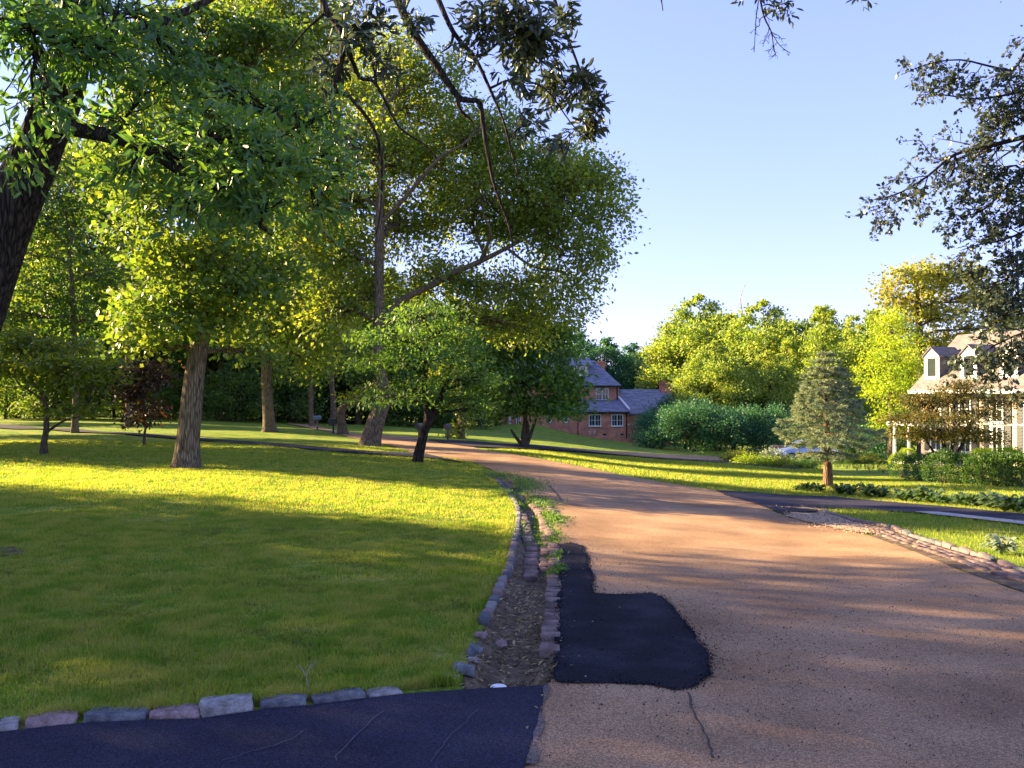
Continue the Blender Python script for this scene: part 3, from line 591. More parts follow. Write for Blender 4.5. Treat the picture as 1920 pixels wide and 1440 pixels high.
# ------------------------------------------------------------ grass, weeds, litter
def blades(name, x, y, h, w, mat, lean=.45, z=None):
    n = len(x); z = H(x, y) - .004 if z is None else z; th = rng.uniform(0, 2 * np.pi, n); l = rng.uniform(.1, lean, n) * h
    dx, dy = np.cos(th), np.sin(th); ph = rng.uniform(0, 2 * np.pi, n); wx, wy = np.cos(ph) * w / 2, np.sin(ph) * w / 2
    v = np.stack([np.c_[x - wx, y - wy, z], np.c_[x + wx, y + wy, z], np.c_[x + dx * l * .45 + wx * .7, y + dy * l * .45 + wy * .7, z + h * .6], np.c_[x + dx * l * .45 - wx * .7, y + dy * l * .45 - wy * .7, z + h * .6], np.c_[x + dx * l * 1.2, y + dy * l * 1.2, z + h]], 1).reshape(-1, 3)
    b = np.arange(n)[:, None] * 5; f = np.concatenate([b + [0, 1, 2], b + [0, 2, 3], b + [3, 2, 4]])
    return mesh_np(name, v, f, mat)
def noise2(x, y, s, seed=0):
    r2 = np.random.default_rng(seed); o = 0
    for k in range(6):
        a = r2.uniform(0, 6.28); q = s * r2.uniform(.5, 2); o = o + np.sin((x * np.cos(a) + y * np.sin(a)) * q + r2.uniform(0, 6) + 1.5 * np.sin((x * np.sin(a) - y * np.cos(a)) * q * .7))
    return o / 6
# lawn left: region bounded by kerb and drive
DLINE = np.vstack([[DT[0] - s0 * 12], DT[:7]])
FARD = LB
def lawn_points(n, y0, y1, xl, side='L'):
    y = y0 + (y1 - y0) * rng.random(n) ** 1.0; x = xl + rng.random(n) * (2.0 - xl)
    yd = np.interp(x, DLINE[:, 0], DLINE[:, 1]); 
    kx = np.interp(y, KERB[:, 1], KERB[:, 0]); m = (y > yd + .12) & (x < kx - .05) & (x / y > -.66) & (x < DLINE[-1][0] + 50)
    m &= ~((x > DT[6][0] - .05) & (y < KERB[0][1]))
    m &= ~inside(ROAD_POLY, x, y)
    return x[m], y[m]
ROAD_POLY = np.vstack([ROAD_L, ROAD_R[::-1]])
xs, ys, hs, ws = [], [], [], []
for (n, y0, y1, xl, h, w) in [(430000, 4.2, 7.5, -5, .036, .0046), (360000, 7.5, 12, -8.2, .036, .006), (280000, 12, 20, -13.5, .04, .011), (220000, 20, 34, -23, .045, .022)]:
    x, y = lawn_points(n, y0, y1, xl); cl = noise2(x, y, 3.2, 3) + .8 * noise2(x, y, 11, 4)
    keep = rng.random(len(x)) < np.clip(.75 + cl * .7, .15, 1); x, y, cl = x[keep], y[keep], cl[keep]
    xs.append(x); ys.append(y); hs.append(h * rng.uniform(.5, 1.25, len(x)) * np.clip(1 + .55 * cl, .5, 1.7)); ws.append(np.full(len(x), w))
o = link('grass', blades('grass', *map(np.concatenate, (xs, ys, hs, ws)), MT['grass'])); tag(o, 'short mown grass of the lawn left of the road', 'grass', kind='stuff')
q = rng.random(5200); i_ = (q * (len(DT) - 3.2)).astype(int); fr = rng.random(5200)[:, None]; pt = DT[i_] + (DT[i_ + 1] - DT[i_]) * fr; nl_ = np.array([-s0[1], s0[0]]); pt = pt + nl_ * (.10 + .10 * rng.random(5200)[:, None] ** 1.5)
o = link('grass', blades('grass', pt[:, 0], pt[:, 1], rng.uniform(.03, .085, 5200) * np.clip(1 + noise2(pt[:, 0], pt[:, 1], 9, 5), .4, 1.6), np.full(5200, .004), MT['grass'], .8)); tag(o, 'longer untrimmed grass behind the edging stones', 'grass', kind='stuff')
kq = resample(KERB, 300)[rng.integers(0, 300, 4200)] + np.c_[-.09 - .10 * rng.random(4200), rng.normal(size=4200) * .02]
o = link('grass', blades('grass', kq[:, 0], kq[:, 1], rng.uniform(.03, .08, 4200), .0010 * kq[:, 1], MT['grass'], .8)); tag(o, 'longer grass spilling over the left kerb stones', 'grass', kind='stuff')
tx, ty = lawn_points(9000, 4.4, 11, -6); cl = noise2(tx, ty, 6, 21); k_ = cl > .25; tx, ty = tx[k_], ty[k_]; tx = np.repeat(tx, 14) + rng.normal(size=len(tx) * 14) * .03; ty = np.repeat(ty, 14) + rng.normal(size=len(ty) * 14) * .03
aa = rdir(len(tx)); aa[:, 2] = np.abs(aa[:, 2]) * .7 + .2; uu = rdir(len(tx)); uu[:, 2] += 1
o = link('lawn_weeds', leaf_mesh('lawn_weeds', np.c_[tx, ty, H(tx, ty) + .004], aa, uu, rng.uniform(.02, .045, len(tx)), rng.uniform(.005, .012, len(tx)), MT['L_sap'])); tag(o, 'clumps of broader leaved weeds in the near lawn', 'weeds', kind='stuff')
# right verge + far right lawn
x = rng.uniform(3, 26, 420000); y = rng.uniform(5.2, 34, 420000); kx = RKERB[::-1]
RTl = np.vstack([RT, [RT[-1] + e * 25]]); RBl = np.vstack([RB[5:], [RB[-1] + e * 25]])
in_drive = inside(np.vstack([RT, [RT[-1] + e * 25], [RB[-1] + e * 25], RB[::-1]]), x, y) | inside(ROAD_POLY, x, y)
verge = inside(np.vstack([RKERB + [.12, .08], [(9, 3.5)], RBl[::-1]]), x, y); beyond = (y > np.interp(x, RTl[:, 0], RTl[:, 1])) & (x > RT[0][0] + .3)
m = (verge | beyond) & ~in_drive & (x / y < .66); x, y = x[m], y[m]
o = link('grass', blades('grass', x, y, .055 * rng.uniform(.5, 1.3, len(x)), np.maximum(.004, .0006 * y), MT['grass'])); tag(o, 'short mown grass of the verge and lawn right of the road', 'grass', kind='stuff')
# strip between road and house drive
x = rng.uniform(-2, 22, 200000); y = rng.uniform(13, 48, 200000)
m = inside(np.vstack([GL([(910, 845), (957, 850), (1037, 864), (1106, 877), (1152, 887), (1240, 903), (1342, 919), (1445, 926), (1560, 930), (1560, 880), (1345, 869), (1180, 858), (1060, 849), (940, 843)])]), x, y); x, y = x[m], y[m]
o = link('grass', blades('grass', x, y, .07 * rng.uniform(.5, 1.3, len(x)), .001 * y, MT['grass'])); tag(o, 'mown grass between the road and the house driveway', 'grass', kind='stuff')
# weeds growing in the gutter
wx, wy = [], []
for (px, py, n, sg) in [(985, 915, 260, .35), (1000, 945, 420, .3), (1022, 975, 380, .22), (1010, 1000, 260, .2), (965, 925, 200, .3), (1042, 1070, 60, .07), (1035, 1045, 80, .08), (1020, 1012, 160, .15), (995, 985, 120, .12), (985, 905, 200, .4), (940, 893, 200, .5)]:
    n = int(n * 4.5); g = G(px, py); wx.append(g[0] + rng.normal(size=n) * sg * .6); wy.append(g[1] + rng.normal(size=n) * sg * 1.6)
wx, wy = np.concatenate(wx), np.concatenate(wy); wz = H(wx, wy) + .01
a = rdir(len(wx)); a[:, 2] = np.abs(a[:, 2]) * .6 + .15; u = rdir(len(wx)); u[:, 2] += 1
o = link('weeds', leaf_mesh('weeds', np.c_[wx, wy, wz + rng.random(len(wx)) * .05], a, u, rng.uniform(.025, .07, len(wx)), rng.uniform(.010, .024, len(wx)), MT['L_dog'])); tag(o, 'green weeds filling the far part of the gutter', 'weeds', kind='stuff')
# dry leaves in the gutter and along stones
n = 5200; x = rng.uniform(-1.6, .8, n * 3); y = rng.uniform(4.3, 10.5, n * 3); m = inside(GUT_L, x, y) & (rng.random(n * 3) < np.clip(1.3 - (y - 4.3) / 5, .12, 1)); x, y = x[m], y[m]
a = rdir(len(x)); a[:, 2] *= .3; u = rdir(len(x)) * .5; u[:, 2] += 1
o = link('leaf_litter', leaf_mesh('leaf_litter', np.c_[x, y, H(x, y) + .02], a, u, rng.uniform(.012, .065, len(x)), rng.uniform(.006, .022, len(x)), MT['litter'], fold=.3)); tag(o, 'dry leaves and bark scraps lying in the gutter soil', 'leaf litter', kind='stuff')
pp_ = resample(np.vstack([GL(pl), GL(pl[:1])]), 600)[rng.integers(0, 600, 5200)] + rng.normal(size=(5200, 2)) * np.array([.016, .022]) * rng.choice([1, 1, 1, 3.5], (5200, 1))
a = rdir(5200); u = rdir(5200); o = link('asphalt_crumbs', leaf_mesh('asphalt_crumbs', np.c_[pp_, H0(pp_[:, 0], pp_[:, 1]) + .017], a, u, rng.uniform(.004, .013, 5200), rng.uniform(.004, .011, 5200), MT['patch'], fold=.6)); tag(o, 'loose black asphalt crumbs along the ragged edge of the patch', 'gravel', kind='stuff')
# crumbs of gravel scattered on the road
n = 4200; x = rng.uniform(.1, 4.0, n); y = rng.uniform(3.7, 9, n); m = inside(ROAD_POLY, x, y); gp = G(1300, 1200); w_ = np.exp(-((x - gp[0]) ** 2 + (y - gp[1]) ** 2) / 1.0); m &= rng.random(n) < .25 + w_; x, y = x[m], y[m]
a = rdir(len(x)); u = rdir(len(x)); o = link('gravel', leaf_mesh('gravel', np.c_[x, y, H(x, y) + .013], a, u, rng.uniform(.005, .014, len(x)), rng.uniform(.005, .012, len(x)), MT['patch'], fold=.6)); tag(o, 'dark asphalt crumbs scattered on the road round the patch', 'gravel', kind='stuff')
# twig stuck in the lawn by the drive
g = G(576, 1305); t = TreeB((g[0], g[1], Hs(*g))); b0 = t.base; t.limb([b0, b0 + [.0, .02, .05], b0 + [-.01, .02, .10], b0 + [.02, .03, .17]], .004, .002, 5); t.limb([b0 + [-.01, .02, .10], b0 + [-.05, .02, .16]], .003, .0015, 5); t.limb([b0 + [.015, .03, .14], b0 + [.05, .02, .19]], .002, .001, 5)
t.done('twig', 'small pale twig sticking up from the grass behind the edging stones', 'twig', MT['L_sap'], MT['deadwood'], .02, .01, trunk='stem')

# ------------------------------------------------------------ trees standing in view
px_tree('maple_tree', 'sunlit lime green maple with straight grey brown trunk standing on the lawn', 'tree', (349, 878),
    [(349, 880, 44), (352, 840, 42), (357, 780, 40), (365, 700, 36), (377, 630, 32), (388, 560, 28), (396, 490, 24), (405, 400, 20), (412, 300, 14), (418, 200, 8)],
    [(330, 250, 110, 80), (430, 300, 110, 80), (240, 330, 80, 55, -1), (330, 400, 120, 70, -1.4), (470, 410, 95, 70), (400, 500, 110, 55, -1), (290, 500, 60, 50, -.6), (500, 520, 80, 60), (300, 600, 75, 40, -1.2, 1.1), (265, 570, 50, 30, -.5), (340, 570, 60, 35, -1.2), (450, 600, 60, 42), (400, 190, 110, 70), (300, 170, 90, 60), (500, 230, 70, 70), (440, 550, 70, 40, -1.3), (470, 660, 40, 30, .5), (275, 655, 55, 25, 0), (430, 130, 80, 50), (360, 330, 90, 50, -1.8), (380, 60, 110, 50), (500, 90, 80, 60), (260, 90, 70, 50), (560, 180, 50, 50), (200, 260, 50, 50)],
    MT['L_maple'], MT['bark'], .135, .11, dens=1.7, nl=50, sig=.26, flat=.55, droop=.5, upb=1.0, rough=.03, flare=1.45)
px_tree('oak_tree', 'tall broad oak with leaning mossy trunk beside the road', 'tree', (692, 836),
    [(692, 838, 36), (702, 800, 33), (712, 770, 31), (722, 740, 28), (716, 712, 22), (709, 665, 20), (711, 585, 19), (711, 480, 18), (712, 400, 17), (716, 300, 13), (722, 200, 8)],
    [(720, 110, 70, 50), (810, 140, 60, 40), (1040, 590, 60, 28), (980, 620, 60, 28), (900, 610, 60, 30), (1080, 560, 40, 26), (540, 380, 70, 70), (640, 200, 70, 60), (650, 400, 110, 70), (700, 300, 100, 80), (790, 230, 100, 60), (760, 170, 70, 45), (870, 290, 110, 60), (960, 330, 110, 60), (1000, 420, 80, 50), (900, 370, 80, 50), (1050, 370, 110, 60), (1120, 420, 65, 50), (1060, 470, 80, 50), (970, 450, 100, 50), (860, 400, 100, 60), (770, 440, 80, 60), (1110, 500, 45, 32), (1010, 540, 80, 30), (920, 560, 90, 40), (640, 500, 80, 60), (600, 310, 80, 80), (830, 530, 90, 40), (1130, 350, 50, 40), (1060, 330, 70, 40), (620, 590, 70, 50), (560, 450, 70, 70), (780, 330, 90, 60), (690, 560, 60, 40), (920, 240, 60, 40)],
    MT['L_oak'], MT['bark'], .19, .10, dyr=(.1, 1.3), dens=1.5, nl=62, sig=.36, flat=.95, rzk=1.35, rl=.12, rough=.05, flare=1.35,
    limbs=[[(711, 610, 14, 0), (750, 565, 13, .4), (800, 540, 12, .6), (850, 512, 11, .8), (900, 490, 10, 1), (950, 465, 8, 1), (1000, 440, 7, 1), (1040, 442, 5, 1)], [(900, 490, 7, 1), (920, 440, 6, 0), (905, 400, 4, -.5)], [(712, 420, 10, 0), (760, 370, 8, -.5), (820, 300, 6, -1), (870, 270, 4, -1)], [(711, 500, 9, 0), (650, 470, 7, 0), (600, 430, 5, -1)],
           [(1000, 440, 6, 1), (1060, 410, 5, 1), (1120, 400, 3, 1)], [(950, 465, 6, 1), (1000, 500, 5, 1.5), (1060, 510, 3, 2)]])
px_tree('dogwood_tree', 'small dark trunked tree with layered fresh green foliage at the lawn edge', 'tree', (781, 868),
    [(781, 870, 20), (787, 845, 17), (796, 810, 16), (803, 785, 16), (799, 755, 11), (796, 725, 10), (800, 680, 8), (806, 620, 5)],
    [(740, 640, 90, 22, -1), (830, 625, 80, 24), (790, 590, 70, 20), (880, 660, 50, 24), (790, 680, 110, 24, -1), (860, 715, 80, 24, -1), (710, 690, 60, 16, .6), (905, 720, 40, 24), (760, 735, 80, 20, 1), (850, 755, 80, 22, .5), (730, 752, 65, 9, -1.6), (900, 775, 50, 18, .8), (800, 640, 90, 26, 1)],
    MT['L_dog'], MT['bark_d'], .13, .065, dens=1.5, nl=40, sig=.27, flat=.35, droop=.35, rl=.05, rough=.12, flare=1.3, upb=1.6,
    stems=[[(803, 790, 14), (818, 760, 11), (832, 730, 9), (845, 690, 6), (850, 650, 4)]])
px_tree('sapling', 'young spreading tree with forked pale stems at far left of the lawn', 'tree', (82, 852),
    [(82, 853, 13), (83, 830, 10), (87, 805, 10), (86, 780, 9), (84, 755, 8), (78, 735, 6), (60, 715, 5), (40, 690, 3)],
    [(60, 660, 70, 20), (130, 690, 80, 18, -.6), (30, 640, 50, 25), (110, 650, 60, 18, .5), (180, 715, 55, 14, -.4), (20, 700, 40, 20, .5), (100, 725, 60, 12), (190, 685, 40, 12, .4), (60, 690, 60, 18, .7), (160, 770, 55, 9, -.5)],
    MT['L_sap'], MT['bark_s'], .15, .085, dens=2.0, nl=32, sig=.24, flat=.35, rl=.035, droop=.3, upb=1.6, rough=.1, flare=1.4,
    stems=[[(88, 810, 6), (102, 800, 5), (125, 787, 4), (160, 780, 3)], [(86, 790, 6), (100, 765, 5), (112, 730, 3)], [(84, 755, 5), (70, 742, 4), (35, 720, 3)]])
px_tree('sapling', 'slim young tree with maroon and green leaves between sapling and big trunk', 'tree', (270, 835),
    [(270, 837, 5), (271, 815, 4.5), (273, 800, 4), (272, 770, 3.5), (268, 730, 3), (266, 690, 2)],
    [(262, 700, 26, 25), (285, 720, 26, 25), (255, 745, 28, 22), (280, 770, 26, 22), (262, 790, 20, 12), (300, 700, 18, 20), (240, 715, 20, 20)],
    MT['L_red'], MT['bark_s'], .16, .09, dens=2.2, nl=30, sig=.22, rl=.02, droop=.5, flare=1.2,
    stems=[[(273, 805, 3), (282, 790, 2.5), (290, 770, 2)], [(272, 800, 3), (262, 785, 2.5), (256, 760, 2)]])
px_tree('shade_tree', 'tall tree with straight tan trunk and ivy round its foot', 'tree', (506, 810),
    [(506, 812, 24), (504, 780, 21), (501, 740, 20), (499, 680, 19), (498, 600, 17), (500, 500, 15), (504, 400, 11), (510, 300, 6)],
    [(470, 560, 100, 50), (540, 590, 90, 45), (430, 480, 90, 70), (560, 500, 90, 70), (500, 420, 110, 80), (440, 360, 80, 60), (570, 380, 80, 70), (510, 300, 90, 70), (560, 650, 60, 35), (600, 620, 60, 40), (440, 640, 40, 30), (590, 690, 35, 40, 1), (480, 220, 90, 70), (550, 180, 80, 60), (420, 130, 90, 70), (520, 90, 90, 70), (600, 100, 80, 70), (460, 20, 90, 60), (570, 20, 80, 60), (640, 190, 60, 60)],
    MT['L_oak'], MT['bark'], .25, .15, dens=1.7, nl=56, sig=.5, flat=.85, rl=.1, flare=1.5)
px_tree('shade_tree', 'tree with forked trunk seen above the maroon sapling', 'tree', (243, 800),
    [(243, 802, 15), (243, 740, 14), (242, 680, 13), (240, 610, 13), (238, 540, 11), (232, 510, 8), (215, 480, 6), (195, 440, 4)],
    [(150, 480, 65, 45), (190, 430, 70, 50), (120, 530, 50, 35), (260, 460, 60, 60), (220, 380, 70, 55), (170, 540, 60, 30), (300, 520, 50, 50), (270, 620, 45, 25), (235, 625, 40, 16), (150, 390, 60, 45), (110, 450, 45, 45), (60, 440, 60, 60), (190, 300, 80, 60), (110, 330, 70, 60), (280, 330, 70, 60), (50, 530, 50, 50)],
    MT['L_maple'], MT['bark'], .28, .2, dens=1.5, nl=42, sig=.5, rl=.1)
px_tree('crooked_tree', 'stubby crooked grey trunk with mossy leaning limb beside the road bend', 'tree', (643, 815),
    [(643, 817, 18), (642, 800, 16), (640, 785, 15), (639, 772, 17), (645, 764, 14), (658, 758, 9), (675, 745, 7), (692, 728, 5), (705, 715, 3)],
    [(668, 742, 30, 8), (690, 730, 28, 7), (655, 752, 18, 6), (720, 725, 18, 6)],
    MT['L_sap'], MT['bark'], .16, .08, dens=1.5, nl=20, sig=.25, flat=.4, rl=.03, rough=.12)
px_tree('ornamental_tree', 'small multi stemmed dark tree in front of the brick house', 'tree', (983, 837),
    [(983, 839, 12), (982, 815, 9), (984, 790, 7), (986, 765, 6), (985, 735, 5), (990, 690, 4), (992, 640, 2)],
    [(980, 620, 75, 45), (1030, 660, 55, 45), (930, 670, 60, 45), (990, 720, 90, 35, -1), (1055, 725, 42, 32), (1065, 765, 38, 22), (920, 735, 50, 30), (1000, 765, 80, 18, -1), (1040, 620, 40, 30), (940, 610, 50, 35), (900, 700, 40, 40), (960, 760, 50, 18, .6), (1080, 745, 24, 22)],
    MT['L_dog'], MT['bark_s'], .26, .14, dens=2.0, nl=44, sig=.42, flat=.5, rl=.06, rough=.1,
    stems=[[(980, 836, 8), (966, 818, 6), (958, 805, 4)], [(984, 835, 8), (990, 800, 6), (978, 770, 5), (970, 740, 3)], [(988, 836, 7), (1000, 800, 6), (1010, 770, 4), (1020, 740, 3)]])

px_tree('shade_tree', 'mid green tree filling the gap between the near trunk and the maple', 'tree', (140, 812),
    [(140, 814, 12), (142, 740, 11), (140, 660, 10), (136, 560, 9), (130, 470, 6)],
    [(90, 560, 70, 45), (160, 600, 60, 40), (60, 480, 70, 60), (140, 420, 70, 60), (40, 390, 70, 60), (100, 330, 80, 60), (190, 520, 50, 40), (20, 600, 60, 40), (150, 660, 50, 22), (60, 650, 50, 20)],
    MT['L_wood'], MT['bark'], .26, .16, dens=1.6, nl=50, sig=.5, flat=.85, rl=.1)
px_tree('shade_tree', 'olive green tree with drooping branches between the tan trunk and the leaning oak', 'tree', (585, 795),
    [(585, 797, 9), (583, 740, 8), (588, 660, 8), (596, 560, 7), (600, 470, 5)],
    [(570, 640, 60, 40), (630, 600, 60, 45), (560, 560, 60, 50), (640, 520, 60, 50), (600, 450, 80, 60), (610, 690, 45, 26), (660, 660, 40, 30), (550, 700, 36, 20)],
    MT['L_oak'], MT['bark'], .3, .17, Y=66, dens=1.6, nl=50, sig=.6, flat=.85, rl=.1)

# ------------------------------------------------------------ near tree at the left and overhanging limbs
Yn = 8.0; bx = P(-250, 1066, Yn)
nt = TreeB((bx[0], Yn, Hs(bx[0], Yn) - .05))
tp, tr = trunk_from_px([(-265, 1066, 130), (-215, 960, 114), (-145, 820, 106), (-68, 640, 100), (-12, 480, 96), (38, 360, 88), (80, 260, 80), (120, 150, 76), (150, 0, 66), (175, -200, 54), (200, -500, 40), (215, -800, 24)], Yn)
tp[0][2] = nt.base[2] - .1
nt.limb(tp, list(tr), None, 28, 6, rough=.05)
nt.limb([P(100, 235, 8), P(190, 252, 7.8), P(270, 275, 7.6), P(335, 318, 7.5), P(400, 352, 7.4), P(460, 400, 7.4), P(510, 440, 7.4)], [.085, .07, .06, .05, .04, .03, .015], None, 9, 4, rough=.04)
nt.limb([P(118, 150, 8), P(60, 90, 7.4), P(-20, 40, 7)], .07, .03, 8, 4)
nt.limb([P(125, 120, 8), P(220, 70, 8.2), P(330, 30, 8.6), P(430, -20, 9)], .07, .03, 8, 4)
for c, r, k, dd in [((60, 60), (110, 70), -1.2, 1), ((170, 110), (90, 60), -1.0, .7), ((60, 200), (60, 40), -1.3, .7), ((30, 300), (36, 30), -1.3, .7), ((250, 30), (90, 45), -.5, .55), ((400, 250), (75, 48), -.9, .8), ((470, 310), (74, 44), -.8, .9), ((560, 330), (62, 50), -.5, .9), ((330, 285), (60, 35), -.6, .6), ((500, 390), (62, 30), -.7, .9), ((430, 350), (50, 35), -.9, .9), ((560, 250), (60, 48), .2, .6), ((420, 180), (70, 40), -.2, .45), ((290, 170), (60, 36), 0, .5), ((600, 400), (40, 26), 0, .6), ((140, 20), (90, 50), -.4, .8), ((230, 230), (44, 28), -.2, .5), ((620, 210), (36, 30), .3, .4), ((640, 330), (28, 40), .2, .5), ((350, 400), (44, 22), -.5, .5), ((240, 330), (36, 24), -.4, .4), ((180, 120), (40, 60), -.3, .5), ((330, 110), (60, 40), -.3, .5), ((520, 200), (40, 30), .1, .5), ((600, 290), (30, 30), .1, .6)]:
    cc = P(c[0], c[1], 8 + k); rad = np.array([r[0], r[0] * .8, r[1]]) / F * (8 + k)
    ap = np.vstack(nt.limbpts); a = ap[np.argmin(np.linalg.norm(ap[:, :3] - cc, axis=1))]
    nt.lobe(cc, rad, a[:3], int((rad[0] * rad[2]) * 330 * dd) + 6, 14, .12, .9, .55, .022, .3)
# dangling limbs reaching over from the top of the same tree
def dang(pts, Y, r0, r1): return nt.limb([P(a, b, Y + (c[0] if c else 0)) for a, b, *c in pts], r0, r1, 8, 4, rough=.03)
dang([(160, -120), (300, -330, .5), (480, -260, 1.0), (580, -100, 1.4), (600, -20, 1.5), (612, 22, 1.5)], 8, .065, .042)
dang([(612, 22), (640, 60), (641, 110), (628, 165), (655, 182), (700, 240), (716, 310), (712, 400), (705, 440)], 9.5, .042, .008)
dang([(640, 60), (655, 100), (675, 145), (700, 152), (720, 185), (750, 240), (800, 275), (830, 320)], 9.5, .03, .006)
dang([(628, 165), (622, 200), (618, 215)], 9.5, .02, .012)
dang([(612, 22), (575, 55), (540, 95)], 9.5, .02, .006)
dang([(190, -420), (400, -560, 1), (600, -330, 1.5), (700, -110, 1.5), (740, -10, 1.5)], 8, .07, .052)
dang([(740, -10), (775, 60), (820, 125), (858, 180), (880, 188), (900, 194), (908, 250), (925, 340), (950, 410), (960, 450), (963, 500)], 9.5, .050, .006)
dang([(858, 182), (862, 205), (880, 222), (888, 232)], 9.5, .03, .008)
dang([(190, -460), (420, -680, 1), (700, -420, 1.5), (800, -90, 1.5), (818, -10, 1.5)], 8, .05, .032)
dang([(818, -10), (850, 60), (890, 108), (920, 170), (945, 230), (960, 290), (975, 340)], 9.5, .032, .004)
dang([(850, 62), (845, 85), (828, 98)], 9.5, .02, .008)
dang([(890, 108), (912, 98), (935, 80), (970, 60), (1010, 40)], 9.5, .022, .008)
dang([(920, 165), (960, 150), (1020, 165), (1070, 230), (1100, 262)], 9.5, .016, .005)
dang([(760, -40), (900, -130, .2), (1010, -60, .2), (1060, 60, .2), (1100, 170, .2), (1110, 240, .2)], 9.5, .035, .006)
ap = np.vstack(nt.limbpts)
lpos0 = len(nt.lp)
for c, r, dd in [((960, 40), (80, 50), 1), ((1010, 100), (72, 45), 1), ((1060, 30), (26, 24), .7), ((1040, 170), (55, 34), .8), ((1090, 150), (34, 30), .9), ((1105, 245), (30, 32), 1.1), ((1115, 200), (24, 18), .6), ((960, 150), (50, 32), .45), ((900, 30), (50, 36), .5), ((1000, 230), (36, 28), .35), ((880, 90), (34, 30), .2), ((1040, 270), (30, 20), .4), ((1120, 180), (18, 10), .5), ((780, 30), (50, 36), .3), ((680, 40), (56, 60), .6), ((730, 110), (40, 40), .3), ((620, 120), (45, 60), .45), ((650, 260), (30, 40), .25)]:
    cc = P(c[0], c[1], 9.6 + rng.uniform(-.5, .5)); rad = np.array([r[0], r[0], r[1]]) / F * 9.6; q = ap[ap[:, 1] > 9]; a = q[np.argmin(np.linalg.norm(q[:, :3] - cc, axis=1))]
    for k in range(int(rad[0] * rad[2] * 450 * dd) + 6):
        e_ = cc + rdir(1)[0] * rad * rng.random() ** .4; b = branchy(a[:3] + (e_ - a[:3]) * rng.uniform(0, .6), e_, -.04, 5, .1)
        v, f = tube(b, np.linspace(.006, .002, 5), 4); nt.geo.add(v, f); nt.leaves_on(b, 8, .35, .03)
dark_n = len(nt.lp) - lpos0
allp_, alla, allu = nt.lp, nt.la, nt.lu
nt.lp, nt.la, nt.lu = allp_[:lpos0], alla[:lpos0], allu[:lpos0]
near = nt.done('near_tree', 'large dark leaning trunk at the left edge with foliage and limbs hanging overhead', 'tree', MT['L_near'], MT['bark_d'], .115, .036, big=True)
lp = np.vstack(allp_[lpos0:]) - nt.base; sc = rng.uniform(.7, 1.3, len(lp))
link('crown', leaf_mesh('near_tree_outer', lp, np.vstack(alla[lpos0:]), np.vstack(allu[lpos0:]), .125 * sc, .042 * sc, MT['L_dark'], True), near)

# tree off the right edge whose leafy branches reach into the sky
Yr = 10.0; t = TreeB((9.4, 11.5, Hs(9.4, 11.5) - .05)); b = t.base
t.limb([b, b + [0, 0, 2.0], b + [-.1, -.1, 4.2], b + [.1, -.2, 7.5]], [.26, .22, .17, .06], None, 14, 6, rough=.05)
def sp(pts, r, nsub, ls, nl, lv=1, Y=Yr, **k):
    p = [P(a, c, Y) for a, c in pts]; q = np.array(p[0]); src = np.array([b[0] - .05, b[1] - .1, b[2] + min(6.5, max(1.4, (q[2] - b[2]) * .55 + rng.uniform(-.3, .5)))])
    t.spray([src, (src * .65 + q * .35) + [rng.uniform(-.3, .3), rng.uniform(-.4, .4), rng.uniform(.1, .5)], (src * .3 + q * .7) + [0, rng.uniform(-.2, .2), rng.uniform(0, .25)], q], r * 1.7, 10, .7, 9, 1, .9, r1=r); t.spray(p, r, nsub, ls, nl, lv, .9, **k)
sp([(1990, 240), (1900, 262), (1850, 275), (1790, 290), (1740, 330), (1690, 360), (1640, 375)], .035, 17, .75, 11)
sp([(1990, 60), (1930, 90), (1900, 130), (1860, 125), (1800, 112), (1740, 120), (1690, 140)], .022, 13, .42, 9)
sp([(1985, 150), (1900, 175), (1830, 185), (1770, 178), (1720, 178)], .02, 12, .42, 9)
sp([(1985, 20), (1945, 60), (1925, 95)], .02, 7, .45, 9)
sp([(1985, 300), (1910, 330), (1860, 380), (1830, 400), (1790, 405)], .025, 12, .55, 10)
sp([(1985, 400), (1930, 430), (1880, 450), (1830, 460), (1800, 470)], .02, 11, .5, 10)
sp([(1985, 480), (1930, 505), (1880, 525), (1840, 540)], .02, 12, .5, 10)
sp([(1985, 560), (1930, 585), (1880, 590), (1850, 560)], .02, 10, .5, 11)
sp([(1985, 200), (1940, 230), (1890, 215), (1860, 240)], .02, 12, .5, 11)
sp([(1985, 600), (1930, 620), (1880, 640), (1840, 665), (1815, 700)], .02, 12, .5, 11)
sp([(1990, 700), (1950, 715), (1915, 740)], .015, 6, .3, 7)
sp([(1985, 540), (1930, 560), (1890, 565), (1840, 600)], .02, 11, .45, 10)
sp([(1985, 350), (1940, 370), (1900, 390), (1870, 420)], .02, 12, .5, 11)
sp([(1985, 110), (1950, 140), (1920, 180), (1890, 200)], .02, 11, .45, 10)
sp([(1985, 450), (1950, 470), (1910, 480), (1870, 500)], .02, 11, .5, 10)
sp([(1985, 640), (1940, 660), (1890, 670), (1850, 700)], .02, 10, .45, 9)
sp([(1990, 800), (1960, 815), (1930, 840)], .012, 5, .25, 6)
sp([(1990, 330), (1950, 350), (1905, 310), (1870, 330), (1800, 340)], .02, 12, .5, 11)
for c_, r_ in (((9.3, 11.4, 6.2), 1.8), ((8.6, 10.8, 4.6), 1.5), ((10.2, 12.0, 5.0), 1.8), ((8.9, 11.6, 7.6), 1.4), ((10.6, 11.0, 6.6), 1.5)): t.lobe(b * [0, 0, 1] + np.array(c_), (r_, r_, r_ * .8), b + [0, 0, 3.2], 50, 40, .3, .7, .35, .05)
t.done('leafy_tree', 'dark small leaved tree reaching in from the right edge against the sky', 'tree', MT['L_dark'], MT['bark_d'], .056, .038, trunk='trunk')
